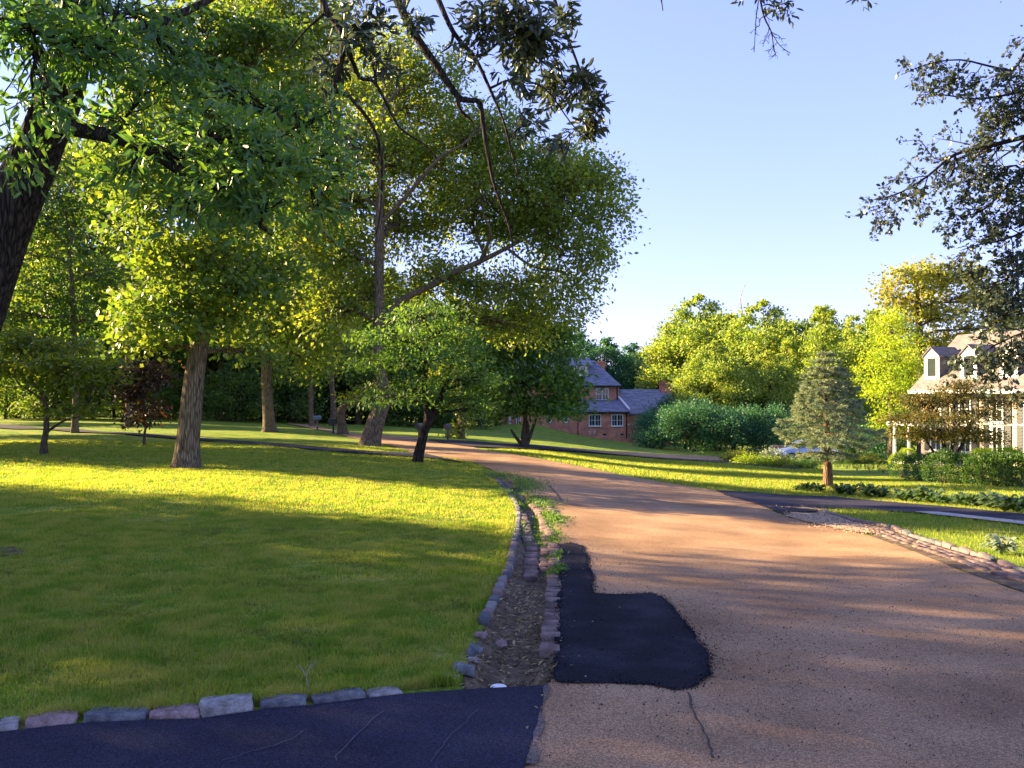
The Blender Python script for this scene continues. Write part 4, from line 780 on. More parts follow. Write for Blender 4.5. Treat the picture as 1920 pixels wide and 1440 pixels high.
# twigs hanging from above, top of the sky
t = TreeB((3.9, 11.0, Hs(3.9, 11.0))); t.base = np.array([9.8, 5.0, Hs(9.8, 5.0)]); b = t.base
t.limb([b - [0, 0, .05], b + [0, 0, 3], b + [-.6, .4, 6.5], b + [-2.5, 2.5, 7.8], P(1500, -140, 10), P(1430, -60, 10), P(1424, -10, 10)], [.3, .26, .2, .12, .05, .025, .014], None, 12, 6, rough=.04)
t.spray([P(1424, -10, 10), P(1432, 30, 10), P(1446, 60, 10), P(1450, 85, 10), P(1455, 105, 10)], .013, 8, .22, 0, 1, .8, dens=0)
t.spray([P(1424, -10, 10), P(1418, 30, 10), P(1416, 60, 10), P(1414, 98, 10)], .007, 5, .10, 0, 1, .8)
t.spray([P(1446, 60, 10), P(1462, 85, 10), P(1482, 100, 10)], .005, 5, .10, 0, 1, .8)
t.lp, t.la, t.lu = [], [], []
for (a, c, n) in [(1455, 12, 34), (1476, 28, 26), (1440, 10, 22), (1390, -2, 12), (1470, 8, 26), (1622, 0, 12), (1616, -6, 14), (1430, -20, 40), (1480, -25, 40)]:
    q = P(a, c, 10); s0_ = P(1430, -10, 10) if a < 1600 else P(1620, -60, 10); v, f = tube(branchy(s0_, q, 0, 4, .08), [.006, .005, .004, .002], 4); t.geo.add(v, f); t.cluster(q, n, .05, None, .6, .8)
v, f = tube([P(1500, -140, 10), P(1580, -110, 10), P(1620, -60, 10)], [.03, .02, .008], 5); t.geo.add(v, f)
v, f = tube([P(1243, 20, 10), P(1240, 0, 10), P(1236, -40, 10), P(1300, -150, 10), P(1500, -140, 10)], [.006, .009, .012, .02, .03], 6); t.geo.add(v, f)
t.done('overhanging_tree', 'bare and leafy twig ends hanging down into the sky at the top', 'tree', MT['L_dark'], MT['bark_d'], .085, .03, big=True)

# ------------------------------------------------------------ generic woodland trees (built once, copied)
def proto(kind, Ht, spread, nlobe, low, lm, bm, seed, label, cat='tree', L=.30, W=.19, nl=46, dens=1.0, cone=0.0, sig=.6):
    global rng
    keep = rng; rng = np.random.default_rng(seed); t = TreeB((0, 0, 0))
    tp_ = [np.array([0, 0, -.4]), np.array([rng.uniform(-.2, .2), rng.uniform(-.2, .2), Ht * .3]), np.array([rng.uniform(-.5, .5), rng.uniform(-.5, .5), Ht * .6]), np.array([rng.uniform(-.6, .6), 0, Ht * .92])]
    p, r = t.limb(tp_, [Ht * .022, Ht * .017, Ht * .011, .04], None, 10, 6, rough=.05); ap = np.c_[p, r]
    for k in range(nlobe):
        f = (k + .5) / nlobe; z = Ht * (low + (1 - low) * f); w = spread * (math.sin(math.pi * min(1, .22 + .78 * f) ** .9) ** .7 if not cone else (1 - f) ** .8 + .12)
        th = k * 2.4 + rng.uniform(-.4, .4); rr = w * rng.uniform(.45, .85); c = np.array([math.cos(th) * rr, math.sin(th) * rr, z]); s_ = max(.5, w * rng.uniform(.36, .55))
        a = ap[np.argmin(np.abs(ap[:, 2] - max(Ht * .15, z - rr * .7)))]; t.lobe(c, (s_, s_, s_ * rng.uniform(.55, .85)), a[:3], max(5, int(9 * dens * s_ * s_)), nl, sig * min(1, s_ / 1.6), .65, .35, a[3] * .45 + .01)
    o = t.done(kind, label, cat, lm, bm, L, W); rng = keep; return o
used = {}
def place(pr, x, y, sc=1.0, rot=None, label=None, group=None, sink=0.0):
    rot = rng.uniform(0, 6.28) if rot is None else rot; z = Hs(x, y) - sink
    if pr.name not in used:
        used[pr.name] = 1; pr.location = (x, y, z); pr.rotation_euler.z = rot; pr.scale = (sc,) * 3 if np.isscalar(sc) else sc
        if label: pr['label'] = label
        if group: pr['group'] = group
        return pr
    return copy_thing(pr, (x, y, z), rot, sc, label, group)
A1 = proto('woodland_tree', 17, 5.2, 22, .22, MT['L_wood'], MT['bark'], 11, '')
A2 = proto('woodland_tree', 20, 5.6, 26, .30, MT['L_wood'], MT['bark'], 12, '')
A3 = proto('woodland_tree', 14, 4.6, 20, .12, MT['L_wood'], MT['bark_d'], 13, '')
A4 = proto('understory_tree', 6, 3.0, 14, .05, MT['L_wood'], MT['bark_d'], 14, '', L=.24, W=.13)
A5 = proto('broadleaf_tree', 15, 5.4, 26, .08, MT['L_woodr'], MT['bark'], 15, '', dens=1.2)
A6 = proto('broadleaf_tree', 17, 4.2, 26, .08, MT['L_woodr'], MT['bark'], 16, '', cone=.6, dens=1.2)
A7 = proto('dark_tree', 14, 4.6, 24, .1, MT['L_blue'], MT['bark_d'], 17, '')
# woodland behind the left lawn
gl = 'trees of the wood behind the left lawn'
MARKS = [(-60, 'at the far left picture edge'), (0, 'beyond the near dark trunk'), (85, 'beyond the spreading young tree'), (180, 'between the young tree and the forked trunk'), (243, 'beyond the tree with the forked trunk'), (300, 'beyond the maroon sapling'), (360, 'beyond the big maple trunk'), (440, 'between the maple and the tan ivied trunk'), (506, 'beyond the tan trunk with ivy'), (560, 'right of the tan trunk'), (610, 'beyond the two left mailboxes'), (660, 'beyond the crooked grey stump'), (705, 'beyond the leaning oak trunk'), (750, 'between the oak and the layered dogwood'), (800, 'beyond the layered dogwood'), (850, 'beyond the black mailbox'), (905, 'beyond the thin white pole'), (960, 'just left of the brick house')]
def where(px, Y, kind):
    return kind + (', front of the wood, ' if Y < 88 else ' inside the wood, ' if Y < 106 else ' at the back, ') + min(MARKS, key=lambda m: abs(m[0] - px))[1]
k = 0
for (px, Y, pr, sc) in [(-60, 62, A1, .95), (30, 78, A2, .95), (95, 92, A1, 1.1), (150, 74, A3, 1.05), (200, 98, A2, 1.0), (300, 84, A1, 1.0), (345, 100, A3, 1.3), (410, 78, A2, .9), (455, 95, A1, 1.15), (560, 88, A2, .9), (610, 102, A3, 1.3), (672, 84, A1, .85), (730, 98, A2, .9), (790, 90, A3, 1.1), (845, 108, A1, 1.0), (900, 112, A2, .8), (-10, 105, A3, 1.3), (250, 118, A2, 1.1), (500, 118, A2, 1.1), (700, 120, A1, 1.2), (90, 122, A2, 1.2), (600, 125, A2, 1.0), (380, 124, A1, 1.3), (820, 126, A2, .9), (950, 124, A3, 1.1)]:
    place(pr, (px - CX) / F * Y, Y, sc, None, where(px, Y, 'tall green tree'), gl); k += 1
for i, (px, Y, sc) in enumerate([(10, 76, 1.1), (60, 88, 1.2), (110, 72, .9), (165, 90, 1.2), (215, 78, 1.0), (290, 96, 1.2), (340, 76, .9), (400, 90, 1.1), (440, 74, .9), (470, 96, 1.3), (540, 80, 1.0), (585, 96, 1.2), (640, 108, 1.3), (690, 92, 1.2), (745, 84, 1.1), (770, 104, 1.3), (820, 96, 1.1), (870, 86, .9), (900, 100, 1.2), (560, 110, 1.4), (930, 112, 1.1), (-30, 90, 1.2), (720, 108, 1.4), (500, 104, 1.4)]):
    place(A4, (px - CX) / F * Y, Y, (sc * 1.2, sc * 1.2, sc), None, where(px, Y, 'low bushy tree'), 'bushy undergrowth trees of the left wood')
# wood behind the brick house and to the right
for (px, Y, pr, sc, lb, gr) in [
    (1030, 122, A7, 1.05, None, 0), (1085, 128, A7, 1.1, None, 0), (1140, 118, A7, 1.0, None, 0), (1185, 130, A7, 1.05, None, 0), (990, 118, A7, 1.15, None, 0),
    (1290, 120, A5, 1.22, 'tall sunlit broad tree directly behind the right chimney of the brick house', 1), (1312, 112, A5, 1.33, 'highest rounded sunlit tree of the clump right of the brick house', 1), (1375, 108, A5, 1.14, 'rounded sunlit tree below the bare dead top', 1), (1432, 100, A5, 1.18, 'sunlit tree left of the notch in the treeline', 1), (1475, 92, A6, .74, 'narrow darker tree filling the notch in the treeline', 1),
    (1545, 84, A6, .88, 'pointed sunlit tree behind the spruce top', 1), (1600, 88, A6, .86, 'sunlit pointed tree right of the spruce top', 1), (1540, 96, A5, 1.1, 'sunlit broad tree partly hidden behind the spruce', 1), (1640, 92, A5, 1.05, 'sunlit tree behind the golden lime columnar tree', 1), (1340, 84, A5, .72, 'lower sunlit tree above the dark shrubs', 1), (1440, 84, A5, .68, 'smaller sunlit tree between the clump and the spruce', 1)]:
    place(pr, (px - CX) / F * Y, Y, sc, None, lb or {1030: 'dark green tree rising behind the brick house roof ridge', 1085: 'dark green tree behind the white dormer of the brick house', 1140: 'dark green tree just right of the upper brick chimney', 1185: 'dark green tree behind the wing roof of the brick house', 990: 'dark green tree behind the hidden left end of the brick house'}[px], 'trees behind and right of the brick house' if gr else 'dark trees behind the brick house')
px_tree('cottonwood_tree', 'pale golden open crowned tree rising behind the cream house', 'tree', (1730, 850), [(1730, 850, 20), (1728, 750, 18), (1725, 650, 15), (1722, 580, 10), (1718, 520, 5)],
    [(1690, 530, 45, 28), (1730, 515, 45, 25), (1770, 540, 45, 32), (1710, 580, 60, 30), (1770, 600, 55, 35), (1665, 560, 25, 22), (1800, 520, 40, 28), (1690, 620, 40, 30), (1800, 640, 45, 30), (1850, 570, 60, 40), (1740, 660, 50, 30), (1900, 620, 60, 40)],
    MT['L_gold'], MT['bark_s'], .34, .24, Y=78, dens=1.5, nl=40, sig=.6, rl=.12)
px_tree('columnar_tree', 'dense golden lime columnar tree left of the cream house', 'tree', (1672, 862), [(1672, 862, 16), (1672, 800, 14), (1672, 700, 10), (1672, 620, 5)],
    [(1670, 615, 32, 34), (1650, 650, 34, 34), (1695, 650, 34, 34), (1645, 700, 36, 36), (1700, 700, 40, 36), (1672, 680, 50, 40, -2), (1650, 750, 34, 36), (1705, 745, 40, 36), (1675, 740, 45, 40, -2), (1680, 790, 45, 24, -1), (1720, 780, 30, 28), (1672, 600, 18, 24)],
    MT['L_lime'], MT['bark'], .22, .11, Y=66, dens=1.4, nl=46, sig=.45, rl=.08)
# bare dead top sticking out of the clump
t = TreeB(P(1392, 640, 114)); b = t.base; t.base = np.array([b[0], b[1], Hs(b[0], b[1])])
t.spray([t.base - [0, 0, .2], P(1400, 700, 114), P(1398, 640, 114), P(1392, 590, 114), P(1388, 560, 114)], .16, 9, 1.6, 0, 1, .7, r1=.05, grav=-.5, start=.75); t.spray([P(1388, 560, 114), P(1392, 545, 114), P(1398, 532, 114)], .05, 5, .8, 0, 1, .6, r1=.02, grav=-.8)
t.lp, t.la, t.lu = [], [], []
t.done('dead_tree', 'bare dead treetop poking out above the sunlit clump', 'tree', MT['L_wood'], MT['deadwood'], .1, .1)
# big shrubs
def shrub(name, label, cat, px, py, rx, rz, lm, Y, L, W, dens=1.0, nl=40, sig=.4, group=None, n=5, flat=.7):
    x = P(px, py, Y)[0]; t = TreeB((x, Y, Hs(x, Y) - .03)); b = t.base; rx, rz = rx / F * Y, rz / F * Y
    for k in range(n):
        th = k * 2.4; q = b + [math.cos(th) * rx * .5, math.sin(th) * rx * .5, rz * rng.uniform(.5, 1.35)]; s_ = rx * rng.uniform(.42, .66)
        t.lobe(q, (s_, s_, rz * .75), b + [math.cos(th) * .05, math.sin(th) * .05, .02], max(5, int(dens * 1.2 * s_ * (s_ + 2 * rz * .7) / sig / sig)), nl, sig, flat, .2, min(.05, rx * .05), .8, inner=.6)
    return t.done(name, label, cat, lm, MT['bark_s'], L, W, group=group, trunk='stem', crown='foliage')
for (px, py, rx, rz, Y, lb) in [(1245, 810, 34, 36, 84, 'loose pale shrub hiding the right end of the brick wing'), (1238, 835, 44, 28, 76, 'dark blue green shrub against the wing of the brick house'), (1300, 848, 56, 36, 70, 'largest blue green shrub of the mass right of the brick house'), (1370, 850, 52, 36, 68, 'dark blue green shrub behind the low flower bed'), (1430, 852, 46, 35, 68, 'dark blue green shrub behind the silver car bonnet'), (1222, 845, 26, 14, 72, 'low front shrub at the left end of the shrub mass'), (1490, 855, 50, 34, 78, 'dark shrub behind the spruce and the car'), (1285, 800, 42, 38, 86, 'tall paler shrub below the right chimney'), (1350, 800, 56, 42, 84, 'tall shrub behind the shrub mass, below the sunlit clump'), (1590, 860, 50, 26, 74, 'dark shrub right of the spruce trunk'), (1640, 862, 40, 22, 70, 'shrub at the foot of the golden lime columnar tree')]:
    shrub('shrub', lb, 'shrub', px, py, rx, rz * 1.35, MT['L_blue'], Y, .17, .08, nl=60, dens=1.3, group='big shrubs right of the brick house')

# ------------------------------------------------------------ spruce
def spruce():
    g = G(1552, 914); Y = g[1]; base = np.array([g[0], Y, Hs(*g) - .03]); t = TreeB(base); s = Y / F
    Ht = 258 * s; t.limb([base, base + [0, 0, Ht * .25], base + [-.05, 0, Ht * .6], base + [-.08, 0, Ht * .98]], [10 * s, 7 * s, 4 * s, .01], None, 12, 5, rough=.06)
    z = .255; k = 0
    while z < .985:
        wd = np.interp(z, [.25, .29, .35, .45, .6, .75, .9, 1], [50, 62, 92, 88, 68, 50, 30, 6]) * s; nb = 8 if z < .8 else 7
        if .28 < z < .34: z += .02
        for j in range(nb):
            th = j * 2 * math.pi / nb + k * .8 + rng.uniform(-.25, .25); l = wd * rng.uniform(.72, 1.12); d = np.array([math.cos(th), math.sin(th), 0]); a = base + [-.05 * z, 0, Ht * z]
            b = np.array([a, a + d * l * .4 + [0, 0, .02], a + d * l * .8 - [0, 0, .10 * l], a + d * l + [0, 0, -.04 * l]]); p, r = t.limb(b, .022 * (1.1 - z), .004, 5, 4)
            side = np.array([-d[1], d[0], 0])
            for m in range(int(9 + 15 * l)):
                f = rng.uniform(.22, 1); c = np.array([np.interp(f, np.linspace(0, 1, len(p)), p[:, q]) for q in range(3)]); sg = rng.choice([-1, 1]); tl = l * .38 * (1.15 - f) + .05
                e = c + side * sg * tl * rng.uniform(.4, 1) + d * tl * .7 - [0, 0, tl * rng.uniform(.0, .5)]; tt = rng.random((64, 1)); pos = c + (e - c) * tt + rng.normal(size=(64, 3)) * .012
                dd = nrm(e - c); t.lp.append(pos); t.la.append(rdir(64) * .8 + dd + [0, 0, .25]); u = rdir(64); u[:, 2] += .3; t.lu.append(u)
        z += (.034 + .014 * rng.random()) * (1.5 if z < .5 else 1.15); k += 1
    t.done('spruce_tree', 'blue green spruce with bare lower trunk standing on the right lawn', 'tree', MT['L_spruce'], MT['bark_r'], .062, .011)
spruce()
px_tree('japanese_maple', 'spreading bronze leaved maple in front of the cream house', 'tree', (1780, 878),
    [(1780, 880, 14), (1779, 865, 12), (1775, 850, 9), (1768, 830, 6), (1760, 800, 4)],
    [(1750, 760, 55, 18), (1700, 790, 50, 16), (1800, 750, 60, 18), (1850, 780, 45, 18), (1690, 815, 38, 12), (1760, 790, 70, 18, -1), (1820, 815, 55, 16), (1740, 820, 60, 12), (1790, 730, 45, 14), (1850, 830, 35, 14), (1720, 750, 40, 14), (1880, 760, 40, 20)],
    MT['L_bronze'], MT['bark_d'], .15, .075, Y=45, dens=1.9, nl=36, sig=.28, flat=.4, rl=.045, droop=.3, upb=1.4,
    stems=[[(1780, 872, 9), (1795, 850, 7), (1808, 825, 5), (1815, 800, 3)], [(1779, 872, 8), (1760, 858, 6), (1742, 835, 4), (1730, 810, 3)], [(1780, 872, 8), (1785, 840, 6), (1790, 800, 3)]])

# ------------------------------------------------------------ planting on the right
words = ['first', 'second', 'third', 'fourth', 'fifth', 'sixth', 'seventh', 'eighth', 'ninth', 'tenth', 'eleventh', 'twelfth', 'thirteenth']
def ball(name, r, h, lm, seed, n=2600, L=.045, W=.03):
    global rng
    keep = rng; rng = np.random.default_rng(seed); t = TreeB((0, 0, 0)); d = rdir(n); d[:, 2] = np.where(d[:, 2] < -.6, -d[:, 2], d[:, 2])
    bumpy = 1 + .07 * np.sin(d[:, 0] * 7 + seed) + .06 * np.sin(d[:, 1] * 9 + d[:, 2] * 5); p = d * [r, r, h / 2] * (rng.uniform(.8, 1.03, (n, 1)) * bumpy[:, None]) + [0, 0, h / 2]
    t.lp.append(p); t.la.append(d + rdir(n) * .8); t.lu.append(rdir(n)); t.limb([(0, 0, -.05), (0, .01, h * .3), (.02, 0, h * .55)], .03, .01, 6)
    for k in range(5): t.limb([(0, 0, .02), d[k] * [r, r, h * .3] * .4 + [0, 0, h * .4], d[k] * [r, r, h * .3] * .85 + [0, 0, h * .5]], .02, .006, 5)
    o = t.done(name, '', 'shrub', lm, MT['bark_s'], L, W, trunk='stem', crown='foliage'); rng = keep; return o
BX = ball('box_shrub', .55, .95, MT['L_box'], 3)
rowA = [(1571, 874), (1588, 876), (1607, 879), (1630, 881), (1656, 884)]
for i, (px, py) in enumerate(rowA):
    g = G(px, py + 4); place(BX, g[0], g[1], (.30 * g[1] / 46 * (1 + .2 * i), ) * 2 + (.46 * (1 + .16 * i) * g[1] / 46,), None, words[i] + ' clipped round box shrub from the spruce, along the bed edge', 'clipped box shrubs edging the house bed')
rowB = [(1693, 897), (1722, 903), (1747, 905), (1772, 908), (1806, 909), (1838, 911), (1866, 912), (1893, 913), (1917, 914)]
BY = ball('box_shrub', .5, .9, MT['L_box'], 8)
for i, (px, py) in enumerate(rowB):
    g = G(px, py); place(BY, g[0], g[1], (1.05, 1.0, 1.3) if i != 3 else (1.25, 1.15, 1.4), None, words[i] + ' box shrub from the left in the clipped hedge before the cream house', 'box shrubs in the hedge before the cream house', .22)
GD = ball('golden_shrub', .6, .9, MT['L_lime'], 5, 2600, .06, .03)
for (px, py, sc, lb) in [(1842, 897, (1.1, 1.0, 1.25), 'bright golden low shrub behind the clipped hedge, left one'), (1890, 900, (1.1, 1.0, 1.3), 'golden green low shrub behind the clipped hedge near the right edge'), (1685, 880, (.8, .8, .9), 'small golden shrub by the white porch post'), (1702, 872, (.8, .8, 1.1), 'golden shrub between the porch posts')]:
    g = G(px, py); place(GD, g[0], g[1], sc, None, lb, 'golden shrubs before the cream house')
for (px, py, rx, rz, lm, Y, lb) in [(1382, 866, 28, 12, 'L_sap', 46, 'low rounded yellow green shrub at the left end of the bed'), (1448, 868, 22, 16, 'L_spruce', 45, 'grey green flowering shrub in front of the car bonnet'), (1405, 872, 26, 7, 'L_lime', 43, 'low yellow groundcover shrub at the front of the bed'), (1440, 876, 26, 7, 'L_lime', 42, 'yellow green groundcover shrub left of the car wheel'), (1495, 878, 24, 9, 'L_dog', 42, 'leafy green perennial clump in front of the car door'), (1465, 878, 20, 8, 'L_sap', 41.5, 'low green clump between the yellow and leafy clumps'), (1520, 880, 14, 7, 'L_dog', 41.5, 'small leafy clump at the right end of the bed'), (1620, 862, 30, 11, 'L_sap', 52, 'leafy light green shrub behind the round box shrubs'), (1575, 862, 18, 11, 'L_lime', 54, 'bright yellow green shrub right of the spruce trunk')]:
    shrub('bed_shrub', lb, 'shrub', px, py, rx, rz, MT[lm], Y, .09, .045, dens=.9, nl=36, sig=.17, n=5)
def hosta(r, n, seed):
    r2 = np.random.default_rng(seed); v = []; f = []
    for k in range(n):
        th = r2.uniform(0, 6.28); l = r * r2.uniform(.6, 1.1); w = l * r2.uniform(.16, .26); up = r2.uniform(.35, 1.0); d = np.array([math.cos(th), math.sin(th)]); s_ = np.array([-d[1], d[0]]); o = len(v)
        for q, (t_, ww) in enumerate([(0, .1), (.35, .9), (.7, 1), (1, .05)]):
            z = l * up * math.sin(t_ * 2.1) * .8; c = d * l * t_ * (1.1 - .4 * up)
            for sg in (-1, 1): v.append((c[0] + s_[0] * w / 2 * ww * sg, c[1] + s_[1] * w / 2 * ww * sg, z + .02 * ww))
        f += [(o, o + 1, o + 3, o + 2), (o + 2, o + 3, o + 5, o + 4), (o + 4, o + 5, o + 7, o + 6)]
    return mesh_np('hosta_leaves', v, f, MT['L_host'])
hm = [hosta(.42, 70, i) for i in range(4)]
hp = [(1500, 922, .5), (1518, 923, .8), (1538, 925, .8), (1580, 928, .95), (1600, 930, .9), (1636, 934, 1.1), (1658, 935, .9), (1701, 942, 1.0), (1725, 943, 1.0), (1752, 945, 1.15), (1778, 948, .8), (1815, 951, .95), (1842, 951, .8), (1868, 956, 1.0), (1893, 960, 1.05), (1915, 962, 1.0)]
for i, (px, py, sc) in enumerate(hp):
    g = G(px, py); o = link('hosta', hm[i % 4], None, (g[0], g[1] + .15, Hs(g[0], g[1] + .15) - .01), i * 1.3); o.scale = (sc,) * 3
    tag(o, ['small glossy', 'low', 'full', 'wide', 'broad leaved', 'leafy'][i % 6] + ' hosta plant, number ' + ['one', 'two', 'three', 'four', 'five', 'six', 'seven', 'eight', 'nine', 'ten', 'eleven', 'twelve', 'thirteen', 'fourteen', 'fifteen', 'sixteen'][i] + ' from the left beyond the side driveway', 'plant', 'hostas along the far edge of the side driveway')
g = G(1880, 1040); o = link('hosta', hosta(.28, 60, 9), None, (g[0], g[1], Hs(*g) - .01)); o.data.materials[0] = MT['L_spruce']; tag(o, 'grey green weed clump in the verge beside the right kerb', 'plant')

# ------------------------------------------------------------ houses
def window(root, x0, x1, z0, z1, y, nx=2, rows=2, fw=.09, mat='white', dep=.10):
    mb = MB(); W = x1 - x0; mb.box(x0, x0 + fw, y - dep, y + .02, z0, z1); mb.box(x1 - fw, x1, y - dep, y + .02, z0, z1); mb.box(x0 + fw, x1 - fw, y - dep, y + .02, z1 - fw, z1); mb.box(x0 - .05, x1 + .05, y - dep - .04, y + .02, z0 - .07, z0)
    mb.box(x0 + fw, x1 - fw, y - dep, y + .02, z0, z0 + fw)
    for k in range(1, nx): xc = x0 + W * k / nx; mb.box(xc - fw * .45, xc + fw * .45, y - dep + .012, y + .018, z0 + fw, z1 - fw)
    for k in range(1, rows): zc = z0 + (z1 - z0) * k / rows; mb.box(x0 + fw, x1 - fw, y - dep + .03, y + .014, zc - .02, zc + .02)
    for k in range(nx * 2 - 1):
        if k % 2 == 0: xc = x0 + W * (k + 1) / (2 * nx); mb.box(xc - .017, xc + .017, y - dep + .034, y + .010, z0 + fw, z1 - fw)
    w = mb.build('window', MT[mat], root); mb = MB(); mb.box(x0 + fw * .5, x1 - fw * .5, y - .045, y - .02, z0 + fw * .5, z1 - fw * .5); mb.build('pane', MT['glass'], w); return w
YB = 99.0
hb = P(1100, 824, YB); hx0, hz0 = hb[0], Hs(hb[0], YB) - .4
bh = empty('brick_house', (hx0, YB, hz0)); tag(bh, 'red brick house with slate hip roof and white dormer behind the trees', 'house')
def bx(px, Y=YB): return P(px, 740, Y)[0] - hx0
def bz(py, Y=YB): return P(960, py, Y)[2] - hz0
ze = bz(773)
mb = MB(); mb.box(bx(940), bx(1176), 0, 4.0, -2.0, ze); mb.box(bx(1176) + .002, bx(1262), 1.6, 10.2, -2.0, bz(774, YB + 1.6)); 
mb.box(bx(930, YB + 4), bx(1160, YB + 4), 4.004, 13, -2.0, bz(723, YB + 4))
mb.build('wall', MT['brick'], bh)
mb = MB()   # lean-to roof over the front room
x0, x1 = bx(936), bx(1179); y0, y1 = -.35, 4.0; zt = bz(751, YB + 4); zb = ze
mb.add([(x0, y0, zb - .05), (x1, y0, zb - .05), (bx(1159, YB + 4), y1, zt), (x0, y1, zt), (x0, y0, zb + .1), (x1, y0, zb + .1), (bx(1159, YB + 4), y1 - .003, zt + .15), (x0, y1 - .003, zt + .15), (x1, y1 - .003, zb - .05)], [(4, 5, 6, 7), (0, 1, 5, 4), (0, 3, 2, 1), (1, 2, 6, 5), (1, 8, 2)])
# hip roof of the main block
X0, X1, Y0, Y1 = bx(920, YB + 3.5), bx(1165, YB + 3.5), 3.4, 13.6; Z = bz(723, YB + 3.5); rx = bx(1113, YB + 8.5); rz = bz(676, YB + 8.5); rl_ = bx(965, YB + 8.5); ym = 8.5
mb.add([(X0, Y0, Z), (X1, Y0, Z), (X1, Y1, Z), (X0, Y1, Z), (rl_, ym - .8, rz), (rx, ym - .8, rz), (rx, ym + .8, rz), (rl_, ym + .8, rz), (X0, Y0, Z - .16), (X1, Y0, Z - .16), (X1, Y1, Z - .16), (X0, Y1, Z - .16)],
       [(0, 1, 5, 4), (1, 2, 6, 5), (2, 3, 7, 6), (3, 0, 4, 7), (4, 5, 6, 7), (8, 9, 1, 0), (9, 10, 2, 1), (10, 11, 3, 2), (11, 8, 0, 3), (11, 10, 9, 8)])
# wing roof
wx0, wx1 = bx(1160, YB + 2), bx(1268, YB + 2); wz = bz(775, YB + 1.3); wr = bz(730, YB + 6)
mb.add([(wx0, 1.25, wz), (wx1, 1.25, wz), (wx1, 5.9, wr), (wx0, 5.9, wr), (wx1, 10.5, wz), (wx0, 10.5, wz), (wx0, 1.25, wz - .15), (wx1, 1.25, wz - .15), (wx1, 10.5, wz - .15)], [(0, 1, 2, 3), (3, 2, 4, 5), (6, 7, 1, 0), (7, 8, 4, 2), (7, 2, 1)])
rf = mb.build('roof', MT['slate'], bh)
mb = MB(); cx0, cx1 = bx(1120, YB + 9), bx(1134, YB + 9); mb.box(cx0, cx1, 8.6, 9.6, bz(730, YB + 9), bz(680, YB + 9)); mb.box(cx0 - .08, cx1 + .08, 8.5, 9.7, bz(680, YB + 9), bz(677, YB + 9)); mb.build('chimney', MT['brick_o'], rf)
mb = MB(); cx0, cx1 = bx(1240, YB + 5), bx(1261, YB + 5); mb.box(cx0, cx1, 5.2, 6.6, bz(760, YB + 5), bz(720, YB + 5)); mb.box(cx0 - .08, cx1 + .08, 5.1, 6.7, bz(720, YB + 5), bz(717, YB + 5)); mb.box(cx0 + .3, cx1 - .5, 5.5, 6.2, bz(717, YB + 5), bz(715, YB + 5)); mb.build('chimney', MT['brick_o'], rf)
yd = 4.9  # dormer
mb = MB(); a, b_ = bx(1071, YB + yd), bx(1103, YB + yd); mb.box(a, b_, yd, 8.4, bz(705, YB + yd), bz(686, YB + yd)); dm = mb.build('dormer', MT['cream'], bh)
mb = MB(); mb.add([(a - .3, yd - .3, bz(686, YB + yd)), (b_ + .5, yd - .3, bz(686, YB + yd)), (b_ + .5, 8.9, bz(678, YB + yd) + .5), (a - .3, 8.9, bz(678, YB + yd) + .5), (a - .3, yd - .3, bz(684.5, YB + yd)), (b_ + .5, yd - .3, bz(684.5, YB + yd)), (b_ + .5, 8.9, bz(677, YB + yd) + .6), (a - .3, 8.9, bz(677, YB + yd) + .6)], [(0, 3, 2, 1), (4, 5, 6, 7), (0, 1, 5, 4), (1, 2, 6, 5), (2, 3, 7, 6), (3, 0, 4, 7)]); mb.build('dormer_roof', MT['slate'], dm)
window(bh, bx(1076, YB + yd), bx(1099, YB + yd), bz(704, YB + yd), bz(687, YB + yd), yd - .003)
window(bh, bx(1117, YB + 4), bx(1141, YB + 4), bz(750, YB + 4), bz(728, YB + 4), 4.0)
for a, b_ in ((1104, 1127), (1146, 1168)): window(bh, bx(a), bx(b_), bz(799), bz(777), -.003)
window(bh, bx(968), bx(976), bz(797), bz(779), -.003, 1); window(bh, bx(954), bx(958), bz(795), bz(778), -.003, 1)
for px in (1061, 1030):
    c = (bx(px), -.02, bz(786)); mb = MB(); n_ = 20
    for k in range(n_):
        a0, a1 = 2 * math.pi * k / n_, 2 * math.pi * (k + 1) / n_; e_ = lambda a_, r_, y_: (c[0] + .30 * r_ * math.cos(a_), y_, c[2] + .45 * r_ * math.sin(a_))
        mb.add([e_(a0, .72, -.08), e_(a1, .72, -.08), e_(a1, 1, -.08), e_(a0, 1, -.08), e_(a0, 1, .02), e_(a1, 1, .02)], [(0, 1, 2, 3), (3, 2, 5, 4)])
    w = mb.build('oval_window', MT['white'], bh); mb = MB(); mb.add([(c[0] + .22 * math.cos(2 * math.pi * k / n_), -.03, c[2] + .33 * math.sin(2 * math.pi * k / n_)) for k in range(n_)], [tuple(range(n_))]); mb.build('pane', MT['glass'], w)
mb = MB(); mb.cyl((bx(1174.5), -.12, bz(822)), (bx(1174.5), -.12, bz(776)), .07, 8); mb.cyl((bx(1174.5), -.12, bz(776)), (bx(1178), -.25, bz(772.5)), .07, 8); mb.build('downspout', MT['iron'], bh)
mb = MB(); mb.cyl((bx(1157, YB + 4), 3.9, bz(752, YB + 4)), (bx(1157, YB + 4), 3.9, bz(725, YB + 4)), .07, 8); mb.build('downspout', MT['iron'], bh)
mb = MB(); mb.cyl((bx(936), -.42, ze - .02), (bx(1180), -.42, ze - .02), .08, 8); mb.build('gutter_pipe', MT['iron'], bh); mb = MB(); mb.cyl((X0, Y0 - .06, Z - .05), (X1, Y0 - .06, Z - .05), .08, 8); mb.build('gutter_pipe', MT['iron'], bh)
